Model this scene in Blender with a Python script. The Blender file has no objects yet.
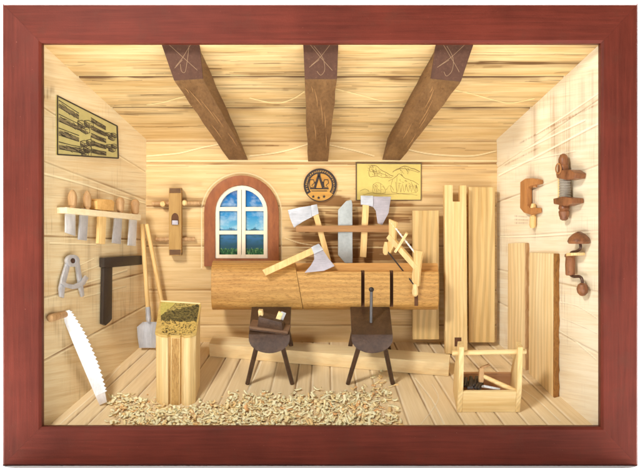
import bpy, bmesh, math, random
import numpy as np
from mathutils import Vector, Matrix

random.seed(7)
S = 0.0005            # metres per design unit (one unit = 0.5 mm; the frame is 32 cm wide)
D = 1200.0            # camera distance from the frame's front, in units
scene = bpy.context.scene
COL = scene.collection
V = Vector
R = math.radians

# ------------------------------------------------------------------ camera, world, lamps, exposure
cam_d = bpy.data.cameras.new('camera')
cam = bpy.data.objects.new('camera', cam_d); COL.objects.link(cam)
cam.location = (0, -D*S, 0); cam.rotation_euler = (R(90), 0, 0)
cam_d.sensor_width = 36; cam_d.lens = 36*D/640.0
cam_d.clip_start = 0.01; cam_d.clip_end = 20
scene.camera = cam

w = bpy.data.worlds.new('World'); scene.world = w; w.use_nodes = True
w.node_tree.nodes['Background'].inputs[0].default_value = (1, 1, 1, 1)
w.node_tree.nodes['Background'].inputs[1].default_value = 0.08

def area(name, loc, target, sx, sy, power, col=(1, 1, 1)):
    l = bpy.data.lights.new(name, 'AREA'); l.shape = 'RECTANGLE'
    l.size = sx*S; l.size_y = sy*S; l.energy = power; l.color = col
    o = bpy.data.objects.new(name, l); COL.objects.link(o)
    o.location = V(loc)*S
    o.rotation_euler = (V(target)-V(loc)).to_track_quat('-Z', 'Y').to_euler()
    return o
area('key_softbox', (-500, -880, 600), (20, 120, -40), 200, 200, 3.9, (1, .985, .96))
area('fill_softbox', (700, -1000, 100), (0, 120, -20), 800, 800, .85)
area('added_backdrop_lamp', (0, 700, 1500), (0, 1500, -100), 2600, 600, 140.0)  # unseen lamp added behind the box to whiten the backdrop

scene.view_settings.view_transform = 'Standard'
scene.view_settings.look = 'None'
scene.view_settings.exposure = -0.44
scene.view_settings.gamma = 1.0

# ------------------------------------------------------------------ helpers
def lin(c):
    return tuple(((x/255)/12.92 if x/255 <= .04045 else ((x/255+.055)/1.055)**2.4) for x in c)
def rgba(c): return (*lin(c), 1)

def W(px, py, y):                      # point at depth y seen at photo position px, py
    k = (D+y)/D
    return V(((px-320)*k, y, (234-py)*k))
CAMP = V((0, -D, 0))

class Plane:
    def __init__(s, O, A, B, N):
        s.O, s.A, s.B, s.N = O, A.normalized(), B.normalized(), N.normalized()
    def hit(s, px, py, off=0.0):
        d = V((px-320, D, 234-py))
        t = ((s.O + s.N*off - CAMP).dot(s.N))/d.dot(s.N)
        return CAMP + d*t
    def ab(s, px, py):
        p = s.hit(px, py)-s.O
        return (p.dot(s.A), p.dot(s.B))

class MB:
    def __init__(s): s.bm = bmesh.new(); s.m = 0
    def face(s, vs):
        try: f = s.bm.faces.new(vs); f.material_index = s.m
        except ValueError: pass
    def hexa(s, b, t):                 # two rings of points
        bv = [s.bm.verts.new(p) for p in b]; tv = [s.bm.verts.new(p) for p in t]
        n = len(b)
        s.face(bv[::-1]); s.face(tv)
        for i in range(n): s.face([bv[i], bv[(i+1) % n], tv[(i+1) % n], tv[i]])
        return s
    def prism(s, pts, vec): return s.hexa(pts, [p+vec for p in pts])
    def box(s, c, ax, ay, az):         # centre and half vectors
        q = [c-ax-ay-az, c+ax-ay-az, c+ax+ay-az, c-ax+ay-az]
        return s.hexa(q, [p+az*2 for p in q])
    def bar(s, a, b, wx, wy, up=V((0, 0, 1))):
        d = (b-a).normalized(); x = d.cross(up)
        if x.length < 1e-3: x = d.cross(V((0, 1, 0)))
        x.normalize(); y = x.cross(d).normalized()
        q = [a-x*wx-y*wy, a+x*wx-y*wy, a+x*wx+y*wy, a-x*wx+y*wy]
        return s.hexa(q, [p+(b-a) for p in q])
    def tube(s, path, rad, n=14, cap=True):
        if not hasattr(rad, '__len__'): rad = [rad]*len(path)
        rings = []; ref = None
        for i, p in enumerate(path):
            d = (path[min(i+1, len(path)-1)]-path[max(i-1, 0)]).normalized()
            if ref is None:
                ref = d.orthogonal().normalized()
            x = (ref-d*ref.dot(d)).normalized(); y = d.cross(x); ref = x
            rings.append([s.bm.verts.new(p+(x*math.cos(2*math.pi*k/n)+y*math.sin(2*math.pi*k/n))*rad[i]) for k in range(n)])
        for a, b in zip(rings, rings[1:]):
            for k in range(n): s.face([a[k], a[(k+1) % n], b[(k+1) % n], b[k]])
        if cap: s.face(rings[0][::-1]); s.face(rings[-1])
        return s
    def lathe(s, base, axis, prof, n=20):   # prof: (height, radius)
        axis = axis.normalized()
        x = axis.orthogonal().normalized(); y = axis.cross(x)
        rings = []
        for h, r in prof:
            rings.append([s.bm.verts.new(base+axis*h+(x*math.cos(2*math.pi*k/n)+y*math.sin(2*math.pi*k/n))*max(r, .02)) for k in range(n)])
        for a, b in zip(rings, rings[1:]):
            for k in range(n): s.face([a[k], a[(k+1) % n], b[(k+1) % n], b[k]])
        s.face(rings[0][::-1]); s.face(rings[-1])
        return s
    def stroke(s, pts, wd, N, h=.3):   # a raised ribbon along 3-D points lying on a surface of normal N
        if not hasattr(wd, '__len__'): wd = [wd]*len(pts)
        L, Rr = [], []
        for i, p in enumerate(pts):
            d = (pts[min(i+1, len(pts)-1)]-pts[max(i-1, 0)])
            if d.length < 1e-6: d = V((1, 0, 0))
            x = N.cross(d.normalized()).normalized()*wd[i]*.5
            L.append((s.bm.verts.new(p+x), s.bm.verts.new(p+x+N*h)))
            Rr.append((s.bm.verts.new(p-x), s.bm.verts.new(p-x+N*h)))
        for i in range(len(pts)-1):
            s.face([L[i][1], Rr[i][1], Rr[i+1][1], L[i+1][1]])
            s.face([L[i][0], L[i][1], L[i+1][1], L[i+1][0]])
            s.face([Rr[i][1], Rr[i][0], Rr[i+1][0], Rr[i+1][1]])
        for e in (0, -1): s.face([L[e][0], L[e][1], Rr[e][1], Rr[e][0]])
        return s
    def build(s, name, mats, parent=None, origin=None, bevel=.5, seg=2, ang=35):
        bm = s.bm
        bmesh.ops.recalc_face_normals(bm, faces=bm.faces)
        if bevel:
            es = [e for e in bm.edges if len(e.link_faces) == 2 and e.calc_face_angle(0) > R(ang)]
            if es: bmesh.ops.bevel(bm, geom=es, offset=bevel, segments=seg, profile=.6, affect='EDGES', clamp_overlap=True)
        if parent is not None: origin = V(parent['_o']) if '_o' in parent else V((0, 0, 0))
        if origin is None: origin = V((0, 0, 0))
        for v in bm.verts: v.co = (v.co-origin)*S
        me = bpy.data.meshes.new(name); bm.to_mesh(me); bm.free()
        for m in (mats if isinstance(mats, (list, tuple)) else [mats]): me.materials.append(m)
        for p in me.polygons: p.use_smooth = True
        me.set_sharp_from_angle(angle=R(ang))
        o = bpy.data.objects.new(name, me); COL.objects.link(o)
        o['_o'] = tuple(origin)
        if parent is None: o.location = origin*S
        else: o.parent = parent
        return o

ROOTS = []
def tag(o, label, cat, group=None):
    o['label'] = label; o['category'] = cat
    if group: o['group'] = group
    return o
def thing(name, label, cat, origin, group=None):
    o = bpy.data.objects.new(name, None); COL.objects.link(o)
    o.empty_display_size = .005
    o.location = V(origin)*S; o['_o'] = tuple(origin)
    return tag(o, label, cat, group)

# ------------------------------------------------------------------ materials
class NT:
    def __init__(s, name):
        s.mat = bpy.data.materials.new(name); s.mat.use_nodes = True
        s.t = s.mat.node_tree; s.n = s.t.nodes; s.l = s.t.links
        s.bsdf = s.n['Principled BSDF']
    def add(s, typ, **kw):
        n = s.n.new(typ)
        for k, v in kw.items():
            if k == 'ins':
                for i, x in v.items(): n.inputs[i].default_value = x
            else: setattr(n, k, v)
        return n
    def link(s, a, b): s.l.new(a, b)
    def mix(s, fac, a, b, mode='MIX'):
        m = s.add('ShaderNodeMix', data_type='RGBA', blend_type=mode)
        for sock, x in ((m.inputs[0], fac), (m.inputs[6], a), (m.inputs[7], b)):
            if hasattr(x, 'is_output'): s.link(x, sock)
            else: sock.default_value = x
        return m.outputs[2]
    def math(s, op, a, b=0.0, c=None, clamp=False):
        m = s.add('ShaderNodeMath', operation=op, use_clamp=clamp)
        for i, x in enumerate((a, b) if c is None else (a, b, c)):
            if hasattr(x, 'is_output'): s.link(x, m.inputs[i])
            else: m.inputs[i].default_value = x
        return m.outputs[0]
    def ramp(s, fac, stops):
        r = s.add('ShaderNodeValToRGB')
        e = r.color_ramp.elements
        while len(e) < len(stops): e.new(.5)
        for k, (p, c) in enumerate(stops):
            e[k].position = p; e[k].color = c if len(c) == 4 else (*c, 1)
        s.link(fac, r.inputs[0]); return r.outputs[0]
    def noise(s, vec, scale, detail=4, rough=.55, dist=0.0):
        n = s.add('ShaderNodeTexNoise', ins={'Scale': scale, 'Detail': detail, 'Roughness': rough, 'Distortion': dist})
        s.link(vec, n.inputs['Vector']); return n.outputs['Fac']
    def bump(s, h, strength, dist):
        b = s.add('ShaderNodeBump', ins={'Strength': strength, 'Distance': dist*S})
        s.link(h, b.inputs['Height']); s.link(b.outputs[0], s.bsdf.inputs['Normal'])
    def coords(s, sc, uv=False, rnd=True):
        tc = s.add('ShaderNodeTexCoord')
        src = tc.outputs['UV'] if uv else tc.outputs['Object']
        if rnd and not uv:
            oi = s.add('ShaderNodeObjectInfo')
            vm = s.add('ShaderNodeVectorMath', operation='MULTIPLY_ADD')
            s.link(oi.outputs['Random'], vm.inputs[0]); vm.inputs[1].default_value = (.31, .47, .23)
            s.link(src, vm.inputs[2]); src = vm.outputs[0]
        mp = s.add('ShaderNodeMapping', ins={'Scale': sc})
        s.link(src, mp.inputs[0]); return mp.outputs[0]

U = 1/S
def wood(name, c1, c2, axis='Z', k=.35, along=.06, ring=.0, ringk=.10, fleck=None, rough=.55, bump=.25, streak=None, spots=None):
    t = NT(name)
    sc = {'X': (along, 1, 1), 'Y': (1, along, 1), 'Z': (1, 1, along)}[axis]
    v = t.coords(tuple(x*U*k for x in sc))
    g = t.noise(v, 1, 5, .6, .3)
    big = t.noise(v, .22, 2, .5)
    f = t.math('MULTIPLY_ADD', big, .6, t.math('MULTIPLY', g, .7))
    f = t.math('SUBTRACT', f, .15)
    col = t.ramp(f, [(.3, rgba(c1)), (.72, rgba(c2))])
    if ring:
        v2 = t.coords(tuple(x*U for x in {'X': (.14, 1, 1), 'Y': (1, .14, 1), 'Z': (1, 1, .14)}[axis]))
        wv = t.add('ShaderNodeTexWave', wave_type='RINGS', rings_direction={'X': 'X', 'Y': 'Y', 'Z': 'Z'}[axis],
                   ins={'Scale': ringk, 'Distortion': 9.0, 'Detail': 3.0, 'Detail Scale': .45})
        t.link(v2, wv.inputs[0])
        rr = t.ramp(wv.outputs['Fac'], [(.25, (0, 0, 0)), (.8, (1, 1, 1))])
        bw = t.math('MULTIPLY', rr, ring)
        col = t.mix(bw, col, rgba(tuple(x*.80 for x in c2)))
    if fleck:
        v3 = t.coords(tuple(x*U*.95 for x in {'X': (.22, 1, 1), 'Y': (1, .22, 1), 'Z': (1, 1, .22)}[axis]))
        n3 = t.noise(v3, 1, 3, .7, .6)
        fm = t.ramp(n3, [(.50, (0, 0, 0)), (.64, (1, 1, 1))])
        col = t.mix(t.math('MULTIPLY', fm, .5), col, rgba(fleck))
    if streak:
        n4 = t.noise(v, .8, 3, .7, .2)
        sm = t.ramp(n4, [(.60, (0, 0, 0)), (.70, (1, 1, 1))])
        col = t.mix(t.math('MULTIPLY', sm, .6), col, rgba(streak))
    if spots:
        v5 = t.coords((U*.12,)*3); n5 = t.noise(v5, 1, 4, .6)
        col = t.mix(t.ramp(n5, [(.52, (0, 0, 0)), (.72, (.8, .8, .8))]), col, rgba(spots))
    t.link(col, t.bsdf.inputs['Base Color'])
    t.bsdf.inputs['Roughness'].default_value = rough
    t.bsdf.inputs['Specular IOR Level'].default_value = .35
    t.bump(g, bump, 1.2)
    return t.mat

def paint(name, c, rough=.45, metal=0.0, var=.12, k=.25, bump=.15, worn=None, spec=.5):
    t = NT(name)
    v = t.coords((U*k,)*3)
    g = t.noise(v, 1, 5, .6)
    col = t.mix(g, rgba(tuple(x*(1-var) for x in c)), rgba(tuple(min(255, x*(1+var)) for x in c)))
    if worn:
        n = t.noise(t.coords((U*.5,)*3), 1, 5, .7)
        col = t.mix(t.ramp(n, [(.60, (0, 0, 0)), (.72, (.8, .8, .8))]), col, rgba(worn))
    t.link(col, t.bsdf.inputs['Base Color'])
    t.bsdf.inputs['Roughness'].default_value = rough
    t.bsdf.inputs['Metallic'].default_value = metal
    t.bsdf.inputs['Specular IOR Level'].default_value = spec
    t.bump(g, bump, .8)
    return t.mat

def panel_mat(name, c1, c2, burn, pale, streak_amt=.5, cross=.0, haze=None):
    t = NT(name)
    v = t.coords((.012, .30, 1), uv=True)
    g = t.noise(v, 1, 6, .65, .35)
    v2 = t.coords((.010, .075, 1), uv=True)
    big = t.noise(v2, 1, 3, .5)
    f = t.math('ADD', t.math('MULTIPLY', g, .6), t.math('MULTIPLY', big, .5))
    col = t.ramp(f, [(.42, rgba(c2)), (.64, rgba(c1))])
    # fine dark grain streaks
    v3 = t.coords((.014, 1.1, 1), uv=True)
    st = t.noise(v3, 1, 3, .6, .5)
    sm = t.ramp(st, [(.53, (0, 0, 0)), (.66, (1, 1, 1))])
    v4 = t.coords((.02, .03, 1), uv=True)
    patch = t.ramp(t.noise(v4, 1, 2, .5), [(.42, (0, 0, 0)), (.66, (1, 1, 1))])
    col = t.mix(t.math('MULTIPLY', t.math('MULTIPLY', sm, patch), streak_amt), col, rgba(burn))
    if cross:                          # saw marks across the planks
        v5 = t.coords((.45, .02, 1), uv=True)
        cs = t.ramp(t.noise(v5, 1, 3, .6), [(.52, (0, 0, 0)), (.70, (1, 1, 1))])
        v6 = t.coords((.022, .016, 1), uv=True)
        pm = t.ramp(t.noise(v6, 1, 2, .5), [(.5, (0, 0, 0)), (.66, (1, 1, 1))])
        col = t.mix(t.math('MULTIPLY', t.math('MULTIPLY', cs, pm), cross), col, rgba(burn))
    at = t.add('ShaderNodeAttribute', attribute_name='stain')
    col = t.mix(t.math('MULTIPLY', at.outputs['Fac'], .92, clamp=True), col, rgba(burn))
    at2 = t.add('ShaderNodeAttribute', attribute_name='cut')
    col = t.mix(t.math('MULTIPLY', at2.outputs['Fac'], .9, clamp=True), col, rgba(pale))
    t.link(col, t.bsdf.inputs['Base Color'])
    t.bsdf.inputs['Roughness'].default_value = .6
    t.bsdf.inputs['Specular IOR Level'].default_value = .3
    t.bump(g, .22, 1.0)
    return t.mat

def metal(name, c, rough=.36, met=.45, axis='Z', worn=None):
    t = NT(name)
    sc = {'X': (.05, 1, 1), 'Y': (1, .05, 1), 'Z': (1, 1, .05)}[axis]
    g = t.noise(t.coords(tuple(x*U*.9 for x in sc)), 1, 4, .7)
    b = t.noise(t.coords((U*.06,)*3), 1, 4, .65)
    f = t.math('ADD', t.math('MULTIPLY', g, .45), t.math('MULTIPLY', b, .55))
    col = t.ramp(f, [(.36, rgba(tuple(x*.86 for x in c))), (.6, rgba(c)), (.72, rgba(tuple(min(255, x*1.08) for x in c)))])
    if worn: col = t.mix(t.ramp(b, [(.58, (0, 0, 0)), (.74, (.5, .5, .5))]), col, rgba(worn))
    t.link(col, t.bsdf.inputs['Base Color'])
    t.link(t.math('MULTIPLY_ADD', g, .3, rough-.12), t.bsdf.inputs['Roughness'])
    t.bsdf.inputs['Metallic'].default_value = met
    t.bump(g, .25, .8)
    return t.mat
BURN = (120, 76, 34)
M = {}
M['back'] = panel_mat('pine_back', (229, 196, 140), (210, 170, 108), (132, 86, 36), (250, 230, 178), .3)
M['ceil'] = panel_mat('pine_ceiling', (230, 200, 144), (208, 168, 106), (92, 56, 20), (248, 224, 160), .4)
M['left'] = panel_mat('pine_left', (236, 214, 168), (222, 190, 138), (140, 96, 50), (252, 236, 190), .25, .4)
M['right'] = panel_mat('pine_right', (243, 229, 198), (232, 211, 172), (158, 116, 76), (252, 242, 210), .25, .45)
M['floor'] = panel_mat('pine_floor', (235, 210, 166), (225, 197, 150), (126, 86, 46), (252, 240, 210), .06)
M['red'] = None
M['beam'] = wood('dark_beam_wood', (138, 102, 64), (102, 71, 42), 'Y', .4, .08, streak=(84, 52, 26), bump=.5)
M['beam_end'] = paint('dark_beam_end', (86, 58, 44), .6, spec=.15, var=.18, worn=(118, 86, 70))
M['pale_cut'] = paint('pale_cut', (142, 110, 78), .6)
M['pale_scratch'] = paint('pale_scratch', (178, 136, 88), .6)
M['pine'] = wood('pine_z', (246, 218, 160), (222, 180, 108), 'Z', .3, .05, ring=.25, ringk=.12)
M['pine_x'] = wood('pine_x', (248, 224, 168), (230, 190, 122), 'X', .3, .05, ring=.15, ringk=.10)
M['pine_y'] = wood('pine_y', (244, 216, 160), (224, 182, 112), 'Y', .3, .05)
M['board'] = wood('ash_board', (232, 200, 138), (204, 162, 94), 'Z', .28, .05, ring=.38, ringk=.075)
M['board_light'] = wood('ash_light_board', (246, 222, 172), (228, 190, 128), 'Z', .28, .05, ring=.26, ringk=.085)
M['bark'] = wood('bark_edge', (176, 122, 56), (130, 82, 32), 'Z', .6, .3, fleck=(92, 56, 22), bump=1.0)
M['log'] = wood('log_wood', (214, 166, 94), (182, 130, 64), 'X', .35, .08, ring=.3, ringk=.09, fleck=(128, 80, 32), bump=.6)
M['log_top'] = wood('log_wood_light', (222, 170, 100), (188, 132, 68), 'X', .35, .07, bump=.4)
M['kerf'] = paint('kerf_dark', (96, 58, 28), .8)
M['handle'] = wood('handle_wood', (244, 208, 142), (218, 172, 102), 'Z', .5, .1)
M['brownbar'] = wood('brown_bar', (190, 142, 88), (150, 104, 58), 'X', .4, .06)
M['dark'] = wood('dark_walnut', (84, 60, 44), (60, 42, 30), 'Y', .4, .15, rough=.34, spots=(92, 68, 50))
M['black'] = paint('black_metal', (52, 42, 36), .4, .0, worn=(84, 66, 52))
M['silver'] = metal('white_metal', (226, 225, 223), .36, .3)
M['axe_steel'] = metal('axe_steel', (204, 204, 206), .36, .35, 'X')
M['steel'] = metal('grey_steel', (206, 206, 208), .34, .4, worn=(150, 146, 142))
M['lilac'] = metal('lilac_steel', (192, 183, 186), .38, .3, 'X')
M['slate'] = paint('slate_blade', (172, 176, 172), .5, .2, var=.14, k=.2, worn=(146, 150, 146))
M['tan'] = wood('tan_wood', (206, 166, 116), (166, 122, 76), 'Z', .45, .1, streak=(132, 90, 50))
M['rust'] = wood('rust_wood', (158, 104, 66), (112, 68, 42), 'Z', .4, .2, rough=.36, spots=(84, 50, 34))
M['orange'] = wood('orange_wood', (198, 138, 80), (154, 98, 52), 'Z', .4, .15, rough=.42)
M['surround'] = wood('window_surround', (164, 96, 50), (128, 70, 34), 'Z', .3, .3, rough=.5)
M['sash'] = wood('window_sash', (250, 236, 208), (240, 220, 184), 'Z', .3, .05)
M['wire'] = paint('dark_wire', (88, 62, 48), .4, .4)
M['cord'] = paint('cord', (246, 238, 220), .7)
M['paper_green'] = paint('chart_paper', (190, 174, 108), .7, var=.10, k=.1)
M['ink'] = paint('chart_ink', (66, 56, 40), .7)
M['ink_grey'] = paint('chart_ink_grey', (128, 112, 76), .7)
M['paper_yellow'] = paint('print_paper', (212, 188, 102), .7, var=.08, k=.1)
M['ink_soft'] = paint('print_ink', (150, 122, 64), .7)
M['border'] = paint('print_border', (96, 70, 36), .6)
M['emblem'] = wood('emblem_wood', (208, 154, 68), (178, 122, 48), 'X', .4, .1)
M['emblem_ink'] = paint('emblem_ink', (44, 28, 16), .6)
M['emblem_lite'] = paint('emblem_light', (196, 146, 66), .6)
M['white_sweep'] = paint('white_paper', (250, 250, 250), .9, var=.0, bump=0)
M['groundpink'] = wood('box_wood_inside', (226, 182, 140), (206, 156, 112), 'X', .3, .06)

# brick-red stained frame
def frame_mat(axis):
    t = NT('red_stained_frame_'+axis)
    sc = (.05, 1, 1) if axis == 'x' else (1, 1, .05)
    v = t.coords(tuple(x*U*.3 for x in sc))
    g = t.noise(v, 1, 6, .6, .3)
    b = t.noise(t.coords((U*.018,)*3), 1, 3, .5)
    col = t.ramp(t.math('ADD', t.math('MULTIPLY', g, .5), t.math('MULTIPLY', b, .5)),
                 [(.36, rgba((86, 34, 22))), (.62, rgba((110, 46, 32)))])
    wn = t.noise(t.coords((U*.035,)*3), 1, 5, .7)
    col = t.mix(t.ramp(wn, [(.54, (0, 0, 0)), (.76, (.7, .7, .7))]), col, rgba((92, 46, 32)))
    sp = t.noise(t.coords((U*.55,)*3), 1, 2, .5)
    col = t.mix(t.ramp(sp, [(.76, (0, 0, 0)), (.80, (.4, .4, .4))]), col, rgba((190, 124, 100)))
    t.link(col, t.bsdf.inputs['Base Color'])
    t.bsdf.inputs['Roughness'].default_value = .55
    t.bsdf.inputs['Specular IOR Level'].default_value = .16
    h = t.noise(t.coords((U*.7,)*3), 1, 4, .6)
    t.bump(t.math('ADD', t.math('MULTIPLY', g, .6), t.math('MULTIPLY', h, .4)), .35, 1.0)
    return t.mat
M['red_x'] = frame_mat('x'); M['red_z'] = frame_mat('z')

# ------------------------------------------------------------------ the box: five panels
YF, YB = 11.0, 180.0
fl, fr, ft, fb = 39.0, 603.0, 41.0, 434.0
bl, br, bt, bb = 146.0, 497.0, 139.0, 342.0
FTL, FTR, FBL, FBR = W(fl, ft, YF), W(fr, ft, YF), W(fl, fb, YF), W(fr, fb, YF)
BTL, BTR, BBL, BBR = W(bl, bt, YB), W(br, bt, YB), W(bl, bb, YB), W(br, bb, YB)
def mkplane(o, a, b, inside):
    A = a.normalized(); N = A.cross(b).normalized()
    if N.dot(inside-o) < 0: N = -N
    B = N.cross(A).normalized()
    if B.dot(b) < 0: B = -B
    return Plane(o, A, B, N)
CEN = V((0, 90, 0))
P_BACK = mkplane(BBL, V((1, 0, 0)), V((0, 0, 1)), CEN)
P_CEIL = mkplane(FTL, V((1, 0, 0)), BTL-FTL, CEN)
P_FLOOR = mkplane(FBL, V((1, 0, 0)), BBL-FBL, CEN)
P_LEFT = mkplane(FBL, V((BBL.x-FBL.x, BBL.y-FBL.y, 0)), V((0, 0, 1)), CEN)
P_RIGHT = mkplane(FBR, V((BBR.x-FBR.x, BBR.y-FBR.y, 0)), V((0, 0, 1)), CEN)
FUP = P_FLOOR.N; FBK = P_FLOOR.B

def vnoise(x, y, seed):
    rs = np.random.RandomState(seed); n = 256
    g = rs.rand(n, n)
    xi = np.floor(x).astype(int); yi = np.floor(y).astype(int)
    fx = x-xi; fy = y-yi; fx = fx*fx*(3-2*fx); fy = fy*fy*(3-2*fy)
    a = g[xi % n, yi % n]; b = g[(xi+1) % n, yi % n]; c = g[xi % n, (yi+1) % n]; d = g[(xi+1) % n, (yi+1) % n]
    return (a*(1-fx)+b*fx)*(1-fy)+(c*(1-fx)+d*fx)*fy

def seg_dist(a, b, pts):
    d = np.full(a.shape, 1e9)
    for (x0, y0), (x1, y1) in zip(pts, pts[1:]):
        vx, vy = x1-x0, y1-y0
        L = max(vx*vx+vy*vy, 1e-9)
        t = np.clip(((a-x0)*vx+(b-y0)*vy)/L, 0, 1)
        d = np.minimum(d, np.hypot(a-x0-t*vx, b-y0-t*vy))
    return d
def smooth_poly(pts, n=8):
    if len(pts) < 3: return pts
    out = []
    P = [pts[0]]+list(pts)+[pts[-1]]
    for i in range(1, len(P)-2):
        for k in range(n):
            t = k/n
            out.append(tuple(.5*((2*P[i][c])+(-P[i-1][c]+P[i+1][c])*t+(2*P[i-1][c]-5*P[i][c]+4*P[i+1][c]-P[i+2][c])*t*t+(-P[i-1][c]+3*P[i][c]-3*P[i+1][c]+P[i+2][c])*t**3) for c in (0, 1)))
    out.append(pts[-1]); return out

def panel(name, plane, c00, c10, c11, c01, ns, nt, mat, grooves, cuts, stains, seed, grain_t=False, wave=.5):
    """planar slab with carved grooves; grooves: (s0,t0,s1,t1,width,depth,stain), cuts/stains in photo positions on the plane"""
    s = np.linspace(-.004, 1.004, ns); t = np.linspace(-.004, 1.004, nt)
    SS, TT = np.meshgrid(s, t, indexing='ij')
    def bil(S_, T_):
        return [(c00[i]*(1-S_)+c10[i]*S_)*(1-T_)+(c01[i]*(1-S_)+c11[i]*S_)*T_ for i in range(3)]
    X, Y, Z = bil(SS, TT)
    a = (X-plane.O.x)*plane.A.x+(Y-plane.O.y)*plane.A.y+(Z-plane.O.z)*plane.A.z
    b = (X-plane.O.x)*plane.B.x+(Y-plane.O.y)*plane.B.y+(Z-plane.O.z)*plane.B.z
    H = np.zeros(SS.shape); ST = np.zeros(SS.shape); CU = np.zeros(SS.shape)
    def ab3(S_, T_):
        p = V(bil(S_, T_))-plane.O; return (p.dot(plane.A), p.dot(plane.B))
    for gi, (s0, t0, s1, t1, wd, dp, sa) in enumerate(grooves):
        p0, p1 = ab3(s0, t0), ab3(s1, t1)
        L = max(abs(p1[0]-p0[0]), abs(p1[1]-p0[1]))
        d = seg_dist(a, b, [p0, p1])
        along = b if abs(p1[1]-p0[1]) > abs(p1[0]-p0[0]) else a
        across = a if abs(p1[1]-p0[1]) > abs(p1[0]-p0[0]) else b
        n1 = vnoise(along*.035+gi*7.3+300, across*.02+50, seed+gi)
        n2 = vnoise(along*.05+gi*3.1+300, across*.5+300, seed+40+gi)
        H -= dp*np.clip(1-d/wd, 0, 1)
        ST += sa*(np.clip(1-d/(wd*.9), 0, 1)*(.65+.6*n1)+np.exp(-d/(wd*3.2))*1.0*np.clip(n1*1.5-.35, 0, 1)*n2)
        off = wd*1.45
        q0_, q1_ = ((p0[0]+off, p0[1]), (p1[0]+off, p1[1])) if along is b else ((p0[0], p0[1]-off), (p1[0], p1[1]-off))
        CU = np.maximum(CU, .55*np.clip(1.3-seg_dist(a, b, [q0_, q1_])/.75, 0, 1)*np.clip(.3+1.2*n2, 0, 1))
    for ci, (pts, wd, dp, amt) in enumerate(cuts):
        pl = [plane.ab(*p) for p in smooth_poly(pts)]
        d = seg_dist(a, b, pl)
        H -= dp*np.clip(1-d/wd, 0, 1)
        CU = np.maximum(CU, amt*np.clip(1.6-1.6*d/wd, 0, 1))
        pl2 = [(x, y+(-1 if plane is not P_CEIL else -1)*wd*1.15) for x, y in pl]
        ST += .45*np.clip(1-seg_dist(a, b, pl2)/(wd*.8), 0, 1)  # shade of each cut painted as a dark line along one side
    for (pts, wd, amt) in stains:
        pl = [plane.ab(*p) for p in smooth_poly(pts)]
        d = seg_dist(a, b, pl)
        n1 = vnoise(a*.8+900, b*.02+200, seed+91) if plane in (P_LEFT, P_RIGHT) else vnoise(a*.03+200, b*.9+400, seed+91)
        ST += amt*np.exp(-(d/wd)**2)*(.15+1.25*n1)
    # hand-planed unevenness
    H += (vnoise(a*.02+90, b*.05+90, seed+5)-.5)*wave
    ST = np.clip(ST, 0, 1); CU = np.clip(CU, 0, 1)
    N = plane.N
    co = np.stack([X+N.x*H, Y+N.y*H, Z+N.z*H], -1).reshape(-1, 3)
    idx = np.arange(ns*nt).reshape(ns, nt)
    q = np.stack([idx[:-1, :-1], idx[1:, :-1], idx[1:, 1:], idx[:-1, 1:]], -1).reshape(-1, 4)
    # slab body behind the face
    cor = [V(bil(x, y)) for x, y in ((-.004, -.004), (1.004, -.004), (1.004, 1.004), (-.004, 1.004))]
    nb = len(co)
    outer = np.array([tuple(p-N*7) for p in cor])
    inner_ids = [idx[0, 0], idx[-1, 0], idx[-1, -1], idx[0, -1]]
    co = np.vstack([co, outer])
    extra = [[nb+3, nb+2, nb+1, nb]]+[[inner_ids[i], nb+i, nb+(i+1) % 4, inner_ids[(i+1) % 4]] for i in range(4)]
    nrm = np.cross(co[q[0, 1]]-co[q[0, 0]], co[q[0, 3]]-co[q[0, 0]])
    q = np.vstack([q, np.array(extra)])
    if np.dot(nrm, np.array(N)) < 0: q = q[:, ::-1]
    me = bpy.data.meshes.new(name)
    me.vertices.add(len(co)); me.vertices.foreach_set('co', (co*S).ravel().astype(np.float32))
    me.loops.add(q.size); me.loops.foreach_set('vertex_index', q.ravel().astype(np.int32))
    me.polygons.add(len(q)); me.polygons.foreach_set('loop_start', np.arange(0, q.size, 4, dtype=np.int32))
    sm = np.ones(len(q), bool); sm[-5:] = False
    me.polygons.foreach_set('use_smooth', sm)
    me.update(calc_edges=True)
    for nm, arr in (('stain', ST), ('cut', CU)):
        at = me.attributes.new(nm, 'FLOAT', 'POINT')
        at.data.foreach_set('value', np.concatenate([arr.ravel(), np.zeros(4)]).astype(np.float32))
    uvl = me.uv_layers.new(name='UVMap')
    uu, vv = (b, a) if grain_t else (a, b)
    # grain follows each plank
    uvc = np.stack([uu.ravel()+seed*37, vv.ravel()+seed*11], -1)
    if grain_t:                                   # floor: planks taper towards the back
        uvc[:, 1] = (SS*560).ravel()+seed*11
    uvc = np.vstack([uvc, np.zeros((4, 2))])
    uvl.data.foreach_set('uv', uvc[q.ravel()].ravel().astype(np.float32))
    me.materials.append(mat)
    o = bpy.data.objects.new(name, me); COL.objects.link(o)
    o['kind'] = 'structure'
    return o

def t_of(plane, c0, c1, px, py):       # fraction along an edge line whose photo row/column is given
    h = plane.hit(px, py); d = c1-c0
    return (h-c0).dot(d)/d.dot(d)

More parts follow.
